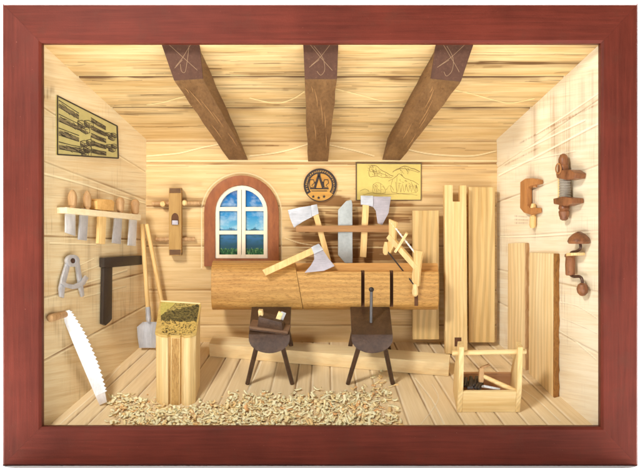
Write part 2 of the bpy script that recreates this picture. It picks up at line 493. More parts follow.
# back wall : s left-right, t bottom-top
def tb(py): return t_of(P_BACK, BBL, BTL, bl, py)
g = [(0, tb(y), 1, tb(y), wd, dp, sa) for y, wd, dp, sa in ((163.5, 1.5, 1.3, .7), (206, 1.2, .9, .45), (246, 1.2, .9, .5), (290, 1.3, 1.0, .5), (325, 1.3, 1.0, .6), (141, 1.6, .8, .5))]
arch = [(201.5, 268), (201.5, 212)]+[(241.3-39.8*math.cos(R(a)), 212-39.2*math.sin(R(a))) for a in range(10, 180, 12)]+[(281.3, 212), (281.3, 262)]
cuts_b = [([(147, 156), (160, 155), (180, 153), (200, 148), (220, 144)], .9, .6, .9),
          ([(250, 156), (275, 153), (292, 149), (308, 144)], .9, .6, .9),
          ([(330, 145), (352, 150), (374, 156)], .8, .5, .8),
          ([(402, 148), (430, 154), (470, 156), (496, 151)], .9, .6, .9),
          ([(146, 161), (497, 161)], 1.0, .5, .8),
          (arch, 1.1, .7, .8),
          ([(285, 238), (300, 243), (318, 246)], .7, .4, .6)]
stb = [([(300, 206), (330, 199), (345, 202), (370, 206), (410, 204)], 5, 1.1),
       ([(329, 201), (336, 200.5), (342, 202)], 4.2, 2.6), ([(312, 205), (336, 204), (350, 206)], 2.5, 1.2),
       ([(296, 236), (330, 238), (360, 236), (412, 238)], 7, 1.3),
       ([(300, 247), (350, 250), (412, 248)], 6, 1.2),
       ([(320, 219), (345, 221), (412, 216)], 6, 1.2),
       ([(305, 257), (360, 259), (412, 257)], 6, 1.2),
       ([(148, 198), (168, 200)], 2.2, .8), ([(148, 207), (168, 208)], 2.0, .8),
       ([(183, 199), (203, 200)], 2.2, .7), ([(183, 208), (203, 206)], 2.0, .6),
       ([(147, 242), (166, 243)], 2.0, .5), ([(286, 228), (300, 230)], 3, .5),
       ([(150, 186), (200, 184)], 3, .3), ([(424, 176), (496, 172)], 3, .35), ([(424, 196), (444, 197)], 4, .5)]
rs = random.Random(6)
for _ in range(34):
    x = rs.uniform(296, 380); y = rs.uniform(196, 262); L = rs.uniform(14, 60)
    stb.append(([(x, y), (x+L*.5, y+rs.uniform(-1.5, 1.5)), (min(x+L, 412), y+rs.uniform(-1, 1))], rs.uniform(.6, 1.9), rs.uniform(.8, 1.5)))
for _ in range(46):
    x = rs.uniform(147, 470); y = rs.choice((150, 163, 170, 190, 206, 246, 290, 325))+rs.uniform(-5, 5); L = rs.uniform(12, 60)
    stb.append(([(x, y), (x+L*.5, y+rs.uniform(-.8, .8)), (min(x+L, 496), y)], rs.uniform(.35, .6), rs.uniform(.25, .6)))
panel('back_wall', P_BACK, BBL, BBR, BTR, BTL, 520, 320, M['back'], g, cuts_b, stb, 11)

# ceiling : s left-right, t front-back
def tc(py): return t_of(P_CEIL, (FTL+FTR)/2, (BTL+BTR)/2, 320, py)
g = [(0, tc(y), 1, tc(y), wd, dp, sa) for y, wd, dp, sa in ((55, .9, .4, .3), (77, 1.9, 1.6, 1.5), (108, 1.8, 1.6, 1.4), (123, .8, .4, .35), (92, .7, .3, .25))]
cuts_c = [([(147, 105), (161, 103), (183, 97), (196, 96)], 1.0, .7, .95), ([(250, 98), (274, 103), (291, 99.7), (304, 92)], 1.0, .7, .95),
          ([(336, 89), (362, 95.6), (382, 100.7), (404, 100)], 1.0, .7, .95), ([(455, 90), (472, 94), (497.5, 101), (512, 103), (534, 98.5)], 1.0, .7, .95)]
stc = []
rs = random.Random(4)
for _ in range(64):
    x = rs.uniform(50, 540); y = rs.choice((52, 66, 77, 84, 108, 100, 122))+rs.uniform(-6, 6); L = rs.uniform(40, 150)
    stc.append(([(x, y), (x+L*.5, y+rs.uniform(-1.5, 1.5)), (x+L, y+rs.uniform(-1, 1))], rs.uniform(.8, 3.5), rs.uniform(.15, .5)))
for _ in range(120):
    x = rs.uniform(42, 560); y = rs.choice((50, 58, 70, 77, 82, 90, 104, 110, 118, 128))+rs.uniform(-6, 6); L = rs.uniform(20, 110)
    dy_ = rs.uniform(-1.2, 1.2)
    stc.append(([(x, y), (x+L*.5, y+dy_), (x+L, y+rs.uniform(-.6, .6))], rs.uniform(.35, .8), rs.uniform(.2, .65)))
panel('ceiling', P_CEIL, FTL, FTR, BTR, BTL, 640, 250, M['ceil'], g, cuts_c, stc, 23)

# left wall : s front-back, t bottom-top
g = [(0, t, 1, t, 1.3, 1.0, sa) for t, sa in ((.18, .6), (.345, .6), (.505, .7), (.70, .45), (.84, .35))]
cuts_l = [([(41, 173), (80, 183), (120, 196), (146, 203)], 1.2, .8, .95), ([(50, 243), (96, 244.5)], .9, .5, .9),
          ([(80, 265), (94, 258.5)], .8, .5, .9), ([(82, 272), (102, 264)], .8, .5, .9), ([(85, 283), (127, 270)], 1.0, .6, .9),
          ([(84, 297), (126, 286)], .8, .5, .7), ([(42, 360), (66, 347), (84, 335)], .8, .5, .5)]
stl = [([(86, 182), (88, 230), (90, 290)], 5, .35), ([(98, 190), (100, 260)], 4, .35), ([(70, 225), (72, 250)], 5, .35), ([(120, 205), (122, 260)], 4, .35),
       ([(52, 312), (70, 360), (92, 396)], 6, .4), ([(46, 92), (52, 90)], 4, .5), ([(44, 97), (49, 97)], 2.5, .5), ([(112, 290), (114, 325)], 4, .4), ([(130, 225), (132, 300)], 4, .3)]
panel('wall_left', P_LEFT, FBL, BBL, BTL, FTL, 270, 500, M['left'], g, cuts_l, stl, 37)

# right wall
g = [(0, t, 1, t, 1.2, .9, sa) for t, sa in ((.20, .35), (.36, .4), (.52, .4), (.69, .5), (.86, .3))]
cuts_r = [([(599, 123), (565, 141), (531, 159), (499, 175)], 1.3, .9, .9), ([(585, 120), (552, 136), (522, 151)], 1.0, .7, .9), ([(600, 92), (566, 115), (536, 134)], .9, .6, .7),
          ([(500, 236.5), (535, 236), (590, 232)], 1.1, .7, .9), ([(512, 166), (540, 158), (575, 151)], .8, .5, .7),
          ([(558, 330), (575, 341), (596, 359)], .9, .6, .8), ([(560, 302), (578, 306), (597, 318)], .8, .5, .6), ([(562, 318), (580, 325), (597, 333)], .7, .4, .6)]
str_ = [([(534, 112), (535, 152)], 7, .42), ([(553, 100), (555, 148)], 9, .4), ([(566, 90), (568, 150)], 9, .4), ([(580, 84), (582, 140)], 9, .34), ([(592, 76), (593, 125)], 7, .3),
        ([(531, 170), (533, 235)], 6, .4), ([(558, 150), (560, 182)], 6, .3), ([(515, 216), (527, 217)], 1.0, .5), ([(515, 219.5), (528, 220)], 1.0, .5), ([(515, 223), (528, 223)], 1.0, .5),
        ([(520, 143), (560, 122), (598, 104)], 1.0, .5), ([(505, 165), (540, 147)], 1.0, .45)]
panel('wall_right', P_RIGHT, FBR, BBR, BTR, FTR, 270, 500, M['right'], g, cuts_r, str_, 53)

# floor : s left-right, t front-back
g = []
s_ = .03; rs = random.Random(9)
while s_ < .99:
    g.append((s_, 0, s_+rs.uniform(-.006, .006), 1, 1.2, 1.5, rs.uniform(.5, .9))); s_ += rs.uniform(.034, .058)
cuts_f = [([(247, 392), (257, 372), (266, 350)], 1.2, .8, .8), ([(421, 424), (438, 400), (432, 384)], .8, .5, .5), ([(60, 424), (96, 392), (120, 366)], 1.0, .6, .6),
          ([(508, 380), (535, 398), (560, 421)], 1.0, .6, .6), ([(415, 378), (432, 400), (444, 424)], 1.0, .6, .6)]
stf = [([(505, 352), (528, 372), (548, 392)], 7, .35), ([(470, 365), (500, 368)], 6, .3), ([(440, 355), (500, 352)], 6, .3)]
panel('floor', P_FLOOR, FBL, FBR, BBR, BBL, 680, 240, M['floor'], g, cuts_f, stf, 71, grain_t=True)

# white sweep the frame stands on
mb = MB()
prof = [(-1500, -233.6), (1200, -233.6)]+[(1200+800*math.sin(R(a)), 564-800*math.cos(R(a))) for a in range(4, 91, 4)]+[(2000, 3200)]
rows_ = [[mb.bm.verts.new((x, y, z)) for x in (-3500, 3500)] for y, z in prof]
low_ = [[mb.bm.verts.new((x, y+12, z-12)) for x in (-3500, 3500)] for y, z in prof]
for k in range(len(prof)-1):
    mb.face([rows_[k][0], rows_[k][1], rows_[k+1][1], rows_[k+1][0]])
    mb.face([low_[k][1], low_[k][0], low_[k+1][0], low_[k+1][1]])
o = mb.build('backdrop', M['white_sweep'], bevel=0); o['kind'] = 'structure'

# ------------------------------------------------------------------ picture frame
fr_t = thing('picture_frame', 'brick red stained wooden picture frame with mitred corners round the workshop', 'frame', (0, 0, -232))
yo, yi, yk = 7.0, 0.0, 12.0
ko = (D+yo)/D
OL, OR_, OT, OB = 2.0, 638.3, 3.0, 466.0
outer = [W(OL, OB, yo), W(OR_, OB, yo), W(OR_, OT, yo), W(OL, OT, yo)]
inner = [W(41.3, 427, yi), W(601, 427, yi), W(601, 43, yi), W(41.3, 43, yi)]
outer2 = [V((p.x, 26, p.z)) for p in outer]; inner2 = [V((p.x, yk, p.z)) for p in inner]
inner3 = [V((p.x*1.03, 26, p.z*1.03)) for p in inner]
for i in range(4):
    j = (i+1) % 4
    mb = MB()
    def lp(k):                          # rail section at a corner: two steps on the face
        m = outer[k].lerp(inner[k], .93)+V((0, -.6, 0)); n = outer[k].lerp(inner[k], .06)+V((0, -1.2, 0))
        return [outer2[k], outer[k]+V((0, 2, 0)), n, m, inner[k]+V((0, 1.5, 0)), inner2[k], inner3[k]]
    mb.hexa(lp(i), lp(j))
    mb.build('frame_rail', M['red_x'] if i % 2 == 0 else M['red_z'], fr_t, bevel=.2)

# ------------------------------------------------------------------ ceiling beams
BG = 'beams under the ceiling'
def beam(front, back, label, marks, scr):
    yt, yb = 16, 21
    f = [W(*front[0], yt), W(*front[1], yt), W(*front[2], yb), W(*front[3], yb)]
    f2 = [W(front[0][0], front[0][1], yt+5), W(front[1][0], front[1][1], yt+5), W(*front[2], yb)+V((0, 10, -1.5)), W(*front[3], yb)+V((0, 10, -1.5))]
    b = [W(*q, 179.5) for q in back]
    t = thing('ceiling_beam', label, 'beam', (f[0]+f[1])/2, BG)
    mb = MB(); mb.hexa(f, [p+V((0, 4.0, 0)) if k < 2 else p+V((0, 4.0, .4)) for k, p in enumerate(f)])
    e = mb.build('end_face', M['beam_end'], t, bevel=.7)
    mb = MB()
    fa = [p+V((0, 4.1, 0)) for p in f]
    fa2 = [fa[0]+V((0, 6, 0)), fa[1]+V((0, 6, 0)), fa[2]+V((0, 8, -1)), fa[3]+V((0, 8, -1))]
    mids = []
    rs = random.Random(label)
    rings = [fa, fa2]
    for k in range(1, 9):
        u = k/8
        rings.append([fa2[c].lerp(b[c], u)+(V((rs.uniform(-.7, .7), 0, rs.uniform(-.6, .6))) if k < 8 else V((0, 0, 0))) for c in range(4)])
    vs = [[mb.bm.verts.new(p) for p in r] for r in rings]
    for a, c in zip(vs, vs[1:]):
        for k in range(4): mb.face([a[k], a[(k+1) % 4], c[(k+1) % 4], c[k]])
    mb.face(vs[0][::-1]); mb.face(vs[-1])
    mb.build('timber', M['beam'], t, bevel=.7, ang=30)
    mb = MB()                           # carved carpenter's mark on the end
    nf = (f[1]-f[0]).cross(f[3]-f[0]).normalized()
    if nf.y > 0: nf = -nf
    def fp(u, v): return (f[0].lerp(f[1], u)).lerp(f[3].lerp(f[2], u), v)+nf*.05
    for st in marks:
        mb.stroke([fp(*p) for p in smooth_poly(st, 5)], .5, nf, .2)
    mb.build('carved_mark', M['pale_cut'], e, bevel=0)
    mb = MB()                           # chisel scratches on the underside
    nd = (fa2[2]-fa2[3]).cross(b[3]-fa2[3]).normalized()
    if nd.z > 0: nd = -nd
    for (u0, v0, u1, v1) in scr:
        q = lambda u, v: (fa2[3].lerp(fa2[2], u)).lerp(b[3].lerp(b[2], u), v)+nd*.35
        mb.stroke([q(u0, v0), q((u0+u1)/2+.02, (v0+v1)/2), q(u1, v1)], [.15, .85, .15], nd, .3)
    mb.build('scratch_marks', M['pale_scratch'], t, bevel=0)
cross = lambda m: [[(.2, .12), (.5, .45), (.85, .78)], [(.78, .1), (.5, .42), (.2, .66)], [(.72, .15), (.6, .5), (.45, .8), (.34, .78), (.36, .6)] if m else [(.3, .15), (.55, .45), (.62, .75), (.5, .9), (.38, .8)], [(.15, .7), (.45, .5)]]
sc = [(.3, .08, .42, .3), (.5, .2, .62, .5), (.66, .35, .74, .55), (.3, .5, .36, .7), (.2, .05, .24, .12), (.78, .62, .84, .8)]
beam([(160, 40), (199, 40), (203, 78.5), (174, 80.5)], [(216, 135), (238, 135), (248, 160), (229, 160)],
     'brown ceiling beam on the joinery chart side, slanting in towards the window', cross(1), sc)
beam([(303, 40), (338.5, 40), (337, 79), (304.8, 79)], [(309, 136), (326, 136), (328, 161.5), (308, 161.5)],
     'brown ceiling beam in the middle, running straight back above the round emblem', cross(0), sc)
beam([(436.5, 40), (475, 40), (461, 81.5), (430.5, 78.5)], [(388, 136), (408, 136), (400, 160.5), (382, 160)],
     'brown ceiling beam above the yellow print, slanting in from the right wall side', cross(0), sc)

# ------------------------------------------------------------------ window
def arch_pts(cx, half, spring, top, bottom, n=18):
    h = spring-top
    return [(cx-half, bottom)]+[(cx-half*math.cos(math.pi*k/n), spring-h*math.sin(math.pi*k/n)) for k in range(n+1)]+[(cx+half, bottom)]
def ring_on(mb, plane, po, pi, n0, n1):   # closed ring between two equal-length outlines
    A = [plane.hit(*p, n1) for p in po]; B = [plane.hit(*p, n1) for p in pi]
    vec = plane.N*(n0-n1)
    n = len(A)
    va = [mb.bm.verts.new(p) for p in A]; vb = [mb.bm.verts.new(p) for p in B]
    va2 = [mb.bm.verts.new(p+vec) for p in A]; vb2 = [mb.bm.verts.new(p+vec) for p in B]
    for i in range(n):
        j = (i+1) % n
        mb.face([va[i], va[j], vb[j], vb[i]]); mb.face([va2[j], va2[i], vb2[i], vb2[j]])
        mb.face([va[j], va[i], va2[i], va2[j]]); mb.face([vb[i], vb[j], vb2[j], vb2[i]])
def prism_on(mb, plane, pts, n0, n1):
    mb.prism([plane.hit(*p, n1) for p in pts], plane.N*(n0-n1))

win = thing('arched_window', 'arched window with brown surround and cream sash showing a painted mountain view', 'window', P_BACK.hit(241.4, 266))
mb = MB()
ring_on(mb, P_BACK, arch_pts(241.4, 37.4, 213, 175.3, 266.4), arch_pts(241.4, 26.4, 212, 185, 258.5), .2, 7)
mb.build('surround', M['surround'], win, bevel=.8)
mb = MB(); prism_on(mb, P_BACK, arch_pts(241.4, 26.8, 212, 184.6, 259), .15, 1.0)
t = NT('mountain_print')
tcn = t.add('ShaderNodeTexCoord'); sx = t.add('ShaderNodeSeparateXYZ'); t.link(tcn.outputs['Object'], sx.inputs[0])
k_ = (D+180)/D
zz = t.math('DIVIDE', sx.outputs['Z'], 82*k_*S)     # 0 bottom, 1 top
v = t.coords((U*.075,)*3, rnd=False); nb = t.noise(v, 1, 5, .6)
sky = t.ramp(zz, [(.42, rgba((120, 184, 204))), (.60, rgba((44, 136, 184))), (.90, rgba((6, 92, 160)))])
v2 = t.coords((U*.055, U*.055, U*.085), rnd=False)
cl = t.ramp(t.noise(v2, 1, 6, .6), [(.46, (0, 0, 0)), (.76, (.6, .6, .6))])
pic = t.mix(cl, sky, rgba((236, 238, 232)))
hz = t.math('MULTIPLY_ADD', nb, .22, .34)
mt = t.math('LESS_THAN', zz, hz)
pic = t.mix(mt, pic, t.ramp(zz, [(.24, rgba((34, 78, 96))), (.34, rgba((50, 104, 146))), (.46, rgba((96, 150, 184)))]))
hn = t.noise(t.coords((U*.10, U*.10, U*.3), rnd=False), 1, 4, .6)
pic = t.mix(t.math('MULTIPLY', mt, t.ramp(hn, [(.48, (0, 0, 0)), (.60, (.7, .7, .7))])), pic, rgba((38, 86, 92)))
nb2 = t.noise(t.coords((U*.6, U*.6, U*.35), rnd=False), 1, 4, .65)
md = t.math('LESS_THAN', zz, t.math('MULTIPLY_ADD', nb2, .08, .17))
pic = t.mix(md, pic, t.ramp(nb2, [(.35, rgba((14, 46, 34))), (.55, rgba((48, 104, 56))), (.68, rgba((150, 170, 110)))]))
t.link(pic, t.bsdf.inputs['Base Color']); t.bsdf.inputs['Roughness'].default_value = .3
mb.build('landscape_print', t.mat, win, bevel=0)
# sash: two leaves made of an arched outline and glazing bars
mb = MB()
ring_on(mb, P_BACK, arch_pts(241.4, 26.2, 212, 185.3, 258.3), arch_pts(241.4, 22.2, 211.5, 189.6, 254.6), 1.05, 4.5)
for (x0, y0, x1, y1) in ((219.4, 207, 237.4, 211), (245.4, 207, 263.4, 211), (219.4, 230.6, 237.4, 234.4), (245.4, 230.6, 263.4, 234.4)):
    prism_on(mb, P_BACK, [(x0-.6, y0), (x1+.6, y0), (x1+.6, y1), (x0-.6, y1)], 1.05, 4.2)
for x0, x1 in ((237.3, 241.2), (241.7, 245.5)):
    prism_on(mb, P_BACK, [(x0, 188), (x1, 188), (x1, 256.5), (x0, 256.5)], 1.05, 4.7)
mb.build('sash', M['sash'], win, bevel=.35)

# ------------------------------------------------------------------ emblem
ec = (320.2, 185.0)
em = thing('round_emblem', 'round gold and black guild emblem with dividers and three stars on the back wall', 'emblem', P_BACK.hit(*ec))
mb = MB(); mb.lathe(P_BACK.hit(*ec), P_BACK.N, [(.1, 18.9), (1.9, 18.9), (2.4, 18.4), (2.4, 0)], 48)
mb.build('disc', M['emblem'], em, bevel=0)
def EP(r, a, n=2.45): return P_BACK.hit(ec[0]+r*math.cos(R(a)), ec[1]-r*math.sin(R(a)), n)
mb = MB()
NB = P_BACK.N
mb.stroke([EP(16.2, a) for a in range(0, 361, 8)], .9, NB)
mb.stroke([EP(13.7, a) for a in range(-36, 217, 6)], 4.9, NB, .25)
# dividers and base
def EQ(x, y, n=2.45): return P_BACK.hit(295+x/10.4, 160+y/10.4, n)
mb.stroke([EQ(248, 150), EQ(206, 290)], 2.6, NB, .4); mb.stroke([EQ(248, 150), EQ(292, 290)], 2.6, NB, .4)
mb.stroke([EQ(234, 150), EQ(264, 150)], 2.8, NB, .5)
mb.stroke([EQ(156, 298), EQ(350, 298)], 1.4, NB, .4); mb.stroke([EQ(170, 322), EQ(336, 322)], .8, NB, .4)
for sgn in (-1, 1):
    c0 = 250+sgn*74
    mb.stroke([EQ(c0-20, 205), EQ(c0+18, 205), EQ(c0+26, 240), EQ(c0-2, 262), EQ(c0+22, 285), EQ(c0-20, 285), EQ(c0-26, 240), EQ(c0-20, 205)], .9, NB, .35)
    mb.stroke([EQ(c0-sgn*34, 225), EQ(c0-sgn*34, 290)], 1.2, NB, .35)
for x, y in ((190, 380), (246, 392), (302, 380)):
    mb.hexa([EQ(x+19*math.cos(R(90+36*k))*(1 if k % 2 == 0 else .45), y-19*math.sin(R(90+36*k))*(1 if k % 2 == 0 else .45)) for k in range(10)],
            [EQ(x+19*math.cos(R(90+36*k))*(1 if k % 2 == 0 else .45), y-19*math.sin(R(90+36*k))*(1 if k % 2 == 0 else .45), 2.9) for k in range(10)])
mb.build('black_ring_and_device', M['emblem_ink'], em, bevel=0)
mb = MB()
rs = random.Random(3)
a = 206
while a > -30:                          # worn letter strokes on the ring
    kind = rs.randint(0, 3); da = 4.6
    lo, hi = 12.9, 14.5
    if kind != 2: mb.stroke([EP(lo, a, 2.72), EP(hi, a, 2.72)], .42, NB, .12)
    if kind in (0, 2): mb.stroke([EP(hi, a, 2.72), EP(lo, a-da, 2.72)], .38, NB, .12)
    if kind in (1, 3): mb.stroke([EP(hi, a, 2.72), EP(hi-.1, a-da, 2.72)], .38, NB, .12)
    if kind in (0, 3): mb.stroke([EP(lo, a-da, 2.72), EP(hi, a-da, 2.72)], .42, NB, .12)
    if kind == 1: mb.stroke([EP((lo+hi)/2, a, 2.72), EP((lo+hi)/2, a-da*.8, 2.72)], .6, NB, .15)
    a -= da+4.4
mb.build('ring_lettering', M['emblem_lite'], em, bevel=0)

# ------------------------------------------------------------------ wall prints
def quad_pt(plane, q, n):
    def f(s, t):
        x = (q[0][0]*(1-s)+q[1][0]*s)*(1-t)+(q[3][0]*(1-s)+q[2][0]*s)*t
        y = (q[0][1]*(1-s)+q[1][1]*s)*(1-t)+(q[3][1]*(1-s)+q[2][1]*s)*t
        return plane.hit(x, y, n)
    return f
q = [(56.8, 95), (117.6, 126), (118.8, 158.5), (56.8, 155)]
ch = thing('joinery_chart', 'yellow green chart of drawn timber joints high on the left wall', 'wall chart', P_LEFT.hit(88, 157))
mb = MB(); prism_on(mb, P_LEFT, q, .1, 1.3); mb.build('sheet', M['paper_green'], ch, bevel=0)
f = quad_pt(P_LEFT, q, 1.32); NL = P_LEFT.N
mb = MB()
mb.stroke([f(.005, .01), f(.995, .01)], 1.5, NL, .3); mb.stroke([f(.99, .01), f(.99, .99)], 2.6, NL, .35)
mb.stroke([f(.995, .99), f(.005, .99)], 1.5, NL, .3); mb.stroke([f(.01, .99), f(.01, .01)], 2.0, NL, .35)
mb.build('border', M['ink'], ch, bevel=0)
mb = MB()
rs = random.Random(12)
def timber(s0, s1, t0, th, drop):       # one drawn beam: grey underside, hatching, outlines
    mid_ = t0+th*.66
    mb.m = 1
    mb.stroke([f(s0, mid_), f((s0+s1)/2, mid_+drop*.5+rs.uniform(-.01, .01)), f(s1, mid_+drop)], [3.2, 4.6, 3.6], NL, .12)
    for k in range(30):
        u = s0+(s1-s0)*rs.uniform(0, .92); vv = t0+th*rs.uniform(.2, 1.0)+drop*(u-s0)/(s1-s0)
        mb.m = rs.choice((0, 0, 1))
        mb.stroke([f(u, vv), f(min(s1, u+rs.uniform(.02, .09)), vv+rs.uniform(.0, .03))], rs.uniform(.3, .8), NL, .2)
    mb.m = 0
    mb.stroke([f(s0, t0), f((s0+s1)/2, t0+drop*.5+rs.uniform(-.008, .008)), f(s1, t0+drop)], [.9, .6, .9], NL, .24)
    mb.stroke([f(s0, t0+th), f(s1, t0+th+drop)], .7, NL, .24)
def joint(s0, t0, w_, h_):              # drawn scarf joint: two stepped boxes with shaded faces
    for dx_, dy_ in ((0, 0), (w_*.45, -h_*.25), (w_*.2, h_*.45)):
        a0, b0 = s0+dx_, t0+dy_
        mb.m = 1
        mb.stroke([f(a0+.01, b0+h_*.3), f(a0+w_*.5, b0+h_*.38)], 2.6, NL, .12)
        mb.m = 0
        mb.stroke([f(a0, b0), f(a0+w_*.3, b0-h_*.2), f(a0+w_*.62, b0-h_*.08), f(a0+w_*.33, b0+h_*.14), f(a0, b0)], .65, NL, .24)
        mb.stroke([f(a0, b0), f(a0, b0+h_*.4), f(a0+w_*.33, b0+h_*.55), f(a0+w_*.33, b0+h_*.14)], .65, NL, .24)
        mb.stroke([f(a0+w_*.33, b0+h_*.55), f(a0+w_*.62, b0+h_*.3), f(a0+w_*.62, b0-h_*.08)], .65, NL, .24)
        for k in range(7):
            x = a0+w_*.33*(k+.5)/7; mb.stroke([f(x, b0+h_*.1+.01*k), f(x+.004, b0+h_*(.36+.02*k))], rs.uniform(.35, .7), NL, .2)
for k in range(4): timber(.03, .36+.05*(k % 2), .07+k*.235, .12, .07-.012*k)
for k in range(5): timber(.56, .80, .12+k*.175, .08, .06-.008*k)
for a_ in ((.34, .30, .24, .22), (.38, .70, .22, .20), (.80, .34, .18, .16), (.80, .66, .18, .17), (.36, .88, .18, .12)): joint(*a_)
mb.m = 0
mb.stroke([f(.555, .52), f(.555, .97)], .6, NL, .2)
mb.build('joint_drawing', [M['ink'], M['ink_grey']], ch, bevel=0)

q = [(356, 163), (421.6, 163.5), (421.4, 200.3), (356, 200.3)]
pr = thing('yellow_print', 'yellow print with faint sketch of timbered roofs in a thin dark border', 'picture', P_BACK.hit(389, 200))
mb = MB(); prism_on(mb, P_BACK, q, .1, 1.3); mb.build('sheet', M['paper_yellow'], pr, bevel=0)
f = quad_pt(P_BACK, q, 1.32)
mb = MB()
mb.stroke([f(-.005, .0), f(1.005, .0)], 1.6, NB, .35); mb.stroke([f(.005, 0), f(.005, 1)], 1.5, NB, .4)
mb.stroke([f(0, .995), f(1, .995)], .9, NB, .35); mb.stroke([f(.995, 1), f(.995, 0)], .9, NB, .4)
mb.build('border', M['border'], pr, bevel=0)
mb = MB()
rs = random.Random(8)
def sk(pts, wd=.5): mb.stroke([f(p[0]+rs.uniform(-.006, .006), p[1]+rs.uniform(-.012, .012)) for p in smooth_poly(pts, 3)], [wd*rs.uniform(.55, 1.0) for _ in smooth_poly(pts, 3)], NB, .12)
sk([(.22, .06), (.20, .36), (.30, .34), (.40, .38), (.56, .38)], .8); sk([(.22, .06), (.30, .08), (.40, .2), (.57, .36)], 1.1); sk([(.22, .16), (.52, .36)])
sk([(.24, .06), (.28, .34)]); sk([(.30, .12), (.33, .34)]); sk([(.36, .18), (.40, .38)]); sk([(.22, .22), (.36, .30), (.34, .18)]); sk([(.44, .26), (.46, .38)])
sk([(.56, .24), (.62, .17), (.73, .08), (.84, .13), (.98, .22)], 1.1); sk([(.60, .20), (.72, .13), (.96, .24)], .7); sk([(.66, .14), (.70, .22)]); sk([(.74, .1), (.78, .2)])
sk([(.50, .48), (.60, .38), (.66, .28), (.74, .40), (.88, .48), (.96, .58)], .7); sk([(.62, .36), (.62, .80)]); sk([(.56, .44), (.55, .78), (.92, .80), (.92, .56)])
sk([(.26, .6), (.33, .52), (.42, .62), (.44, .80), (.26, .80), (.26, .6)]); sk([(.30, .58), (.32, .80)]); sk([(.37, .56), (.38, .8)])
for k in range(6):
    x = .60+.055*k; sk([(x, .50+.02*k), (x+.03, .78), (x+.05, .58)], .5)
sk([(.46, .72), (.52, .60), (.58, .74)]); sk([(.10, .86), (.24, .8), (.46, .84), (.7, .82), (.94, .86)], .5); sk([(.06, .74), (.14, .70), (.2, .76)], .5)
for k in range(70):                     # loose pencil hatching on roofs and walls
    x, y = rs.choice(((.22, .12), (.28, .2), (.34, .26), (.44, .32), (.62, .48), (.7, .45), (.8, .52), (.9, .6), (.3, .62), (.38, .68), (.66, .2), (.8, .17)))
    x += rs.uniform(-.05, .05); y += rs.uniform(-.06, .1)
    mb.stroke([f(x, y), f(x+rs.uniform(.01, .04), y+rs.uniform(.0, .09))], rs.uniform(.25, .45), NB, .12)
mb.build('roof_sketch', M['ink_soft'], pr, bevel=0)

# ------------------------------------------------------------------ hand plane hanging on the back wall
hp = thing('plough_plane', 'long wooden plane hung upright on the back wall between two crossbars', 'plane', P_BACK.hit(175, 255))
mb = MB(); prism_on(mb, P_BACK, [(168.8, 190), (181.4, 190), (181.4, 253), (168.8, 253)], 3.5, 15)
mb.m = 1
prism_on(mb, P_BACK, [(169, 187.6), (181.2, 187.6), (181.4, 193.6), (168.8, 193.6)], 3.2, 15.4)
prism_on(mb, P_BACK, [(168.8, 249), (181.4, 249), (181.2, 255.5), (169, 255.5)], 3.2, 15.4)
body = mb.build('body', [wood('plane_wood', (190, 150, 84), (158, 114, 56), 'Z', .4, .08), wood('plane_dark', (122, 86, 46), (92, 60, 30), 'X', .5, .3)], hp, bevel=.7)
mb = MB(); mb.prism([P_BACK.hit(*p, 15.5) for p in arch_pts(175, 3.6, 218, 213, 224.5, 10)], NB*-.6); mb.build('mouth', M['kerf'], body, bevel=0)
mb = MB(); mb.hexa([P_BACK.hit(*p, 15.6) for p in ((171.6, 221), (178.4, 221), (178.2, 225), (171.8, 225))], [P_BACK.hit(*p, 18.2) for p in ((172.2, 220.4), (177.8, 220.4), (178, 224.6), (172, 224.6))])
mb.build('iron', M['lilac'], hp, bevel=.3)
for y, x0, x1, n in ((203.5, 152, 200, 5), (239.5, 156, 195, 5)):
    mb = MB(); mb.tube([P_BACK.hit(x0, y, n), P_BACK.hit(x1, y-.4, n)], 2.3, 12)
    mb.build('crossbar', M['tan'], hp, bevel=.3)
for x, y in ((163.5, 204.2), (185.0, 203)):
    mb = MB(); mb.lathe(P_BACK.hit(x, y, 3), NB, [(0, 3.2), (5, 3.6), (8.5, 3.2), (9.5, 2.0), (9.7, 0)], 8); mb.build('nut', M['pine'], hp, bevel=.3)

# ------------------------------------------------------------------ tool bar with axes
bar = thing('tool_bar', 'brown horizontal wooden bar holding two axes and a grey blade on the back wall', 'tool rack', P_BACK.hit(343, 232))
mb = MB(); prism_on(mb, P_BACK, [(296, 225.8), (392, 225.2), (392, 232.2), (296, 231.8)], 14, 19); mb.build('rail', M['brownbar'], bar, bevel=.8)
for x in (300, 356):
    mb = MB(); prism_on(mb, P_BACK, [(x, 227), (x+5, 227), (x+5, 231), (x, 231)], .1, 14); mb.build('bracket', M['brownbar'], bar, bevel=.3)

class VP:                               # vertical plane with its own depth, tilted if asked
    pass
def plane_at(y, tilt=0, yaw=0, px=320, py=234):
    N = V((math.sin(R(yaw)), -math.cos(R(yaw))*math.cos(R(tilt)), math.sin(R(tilt))))
    A = V((math.cos(R(yaw)), math.sin(R(yaw)), 0)); B = N.cross(A)
    if B.z < 0: B = -B
    return Plane(W(px, py, y), A, B, N)

def wedge_on(mb, plane, pts, half):     # blade: per-point half thickness (thin at the cutting edge)
    mid = [plane.hit(*p) for p in pts]
    mb.hexa([m+plane.N*h for m, h in zip(mid, half)], [m-plane.N*h for m, h in zip(mid, half)])

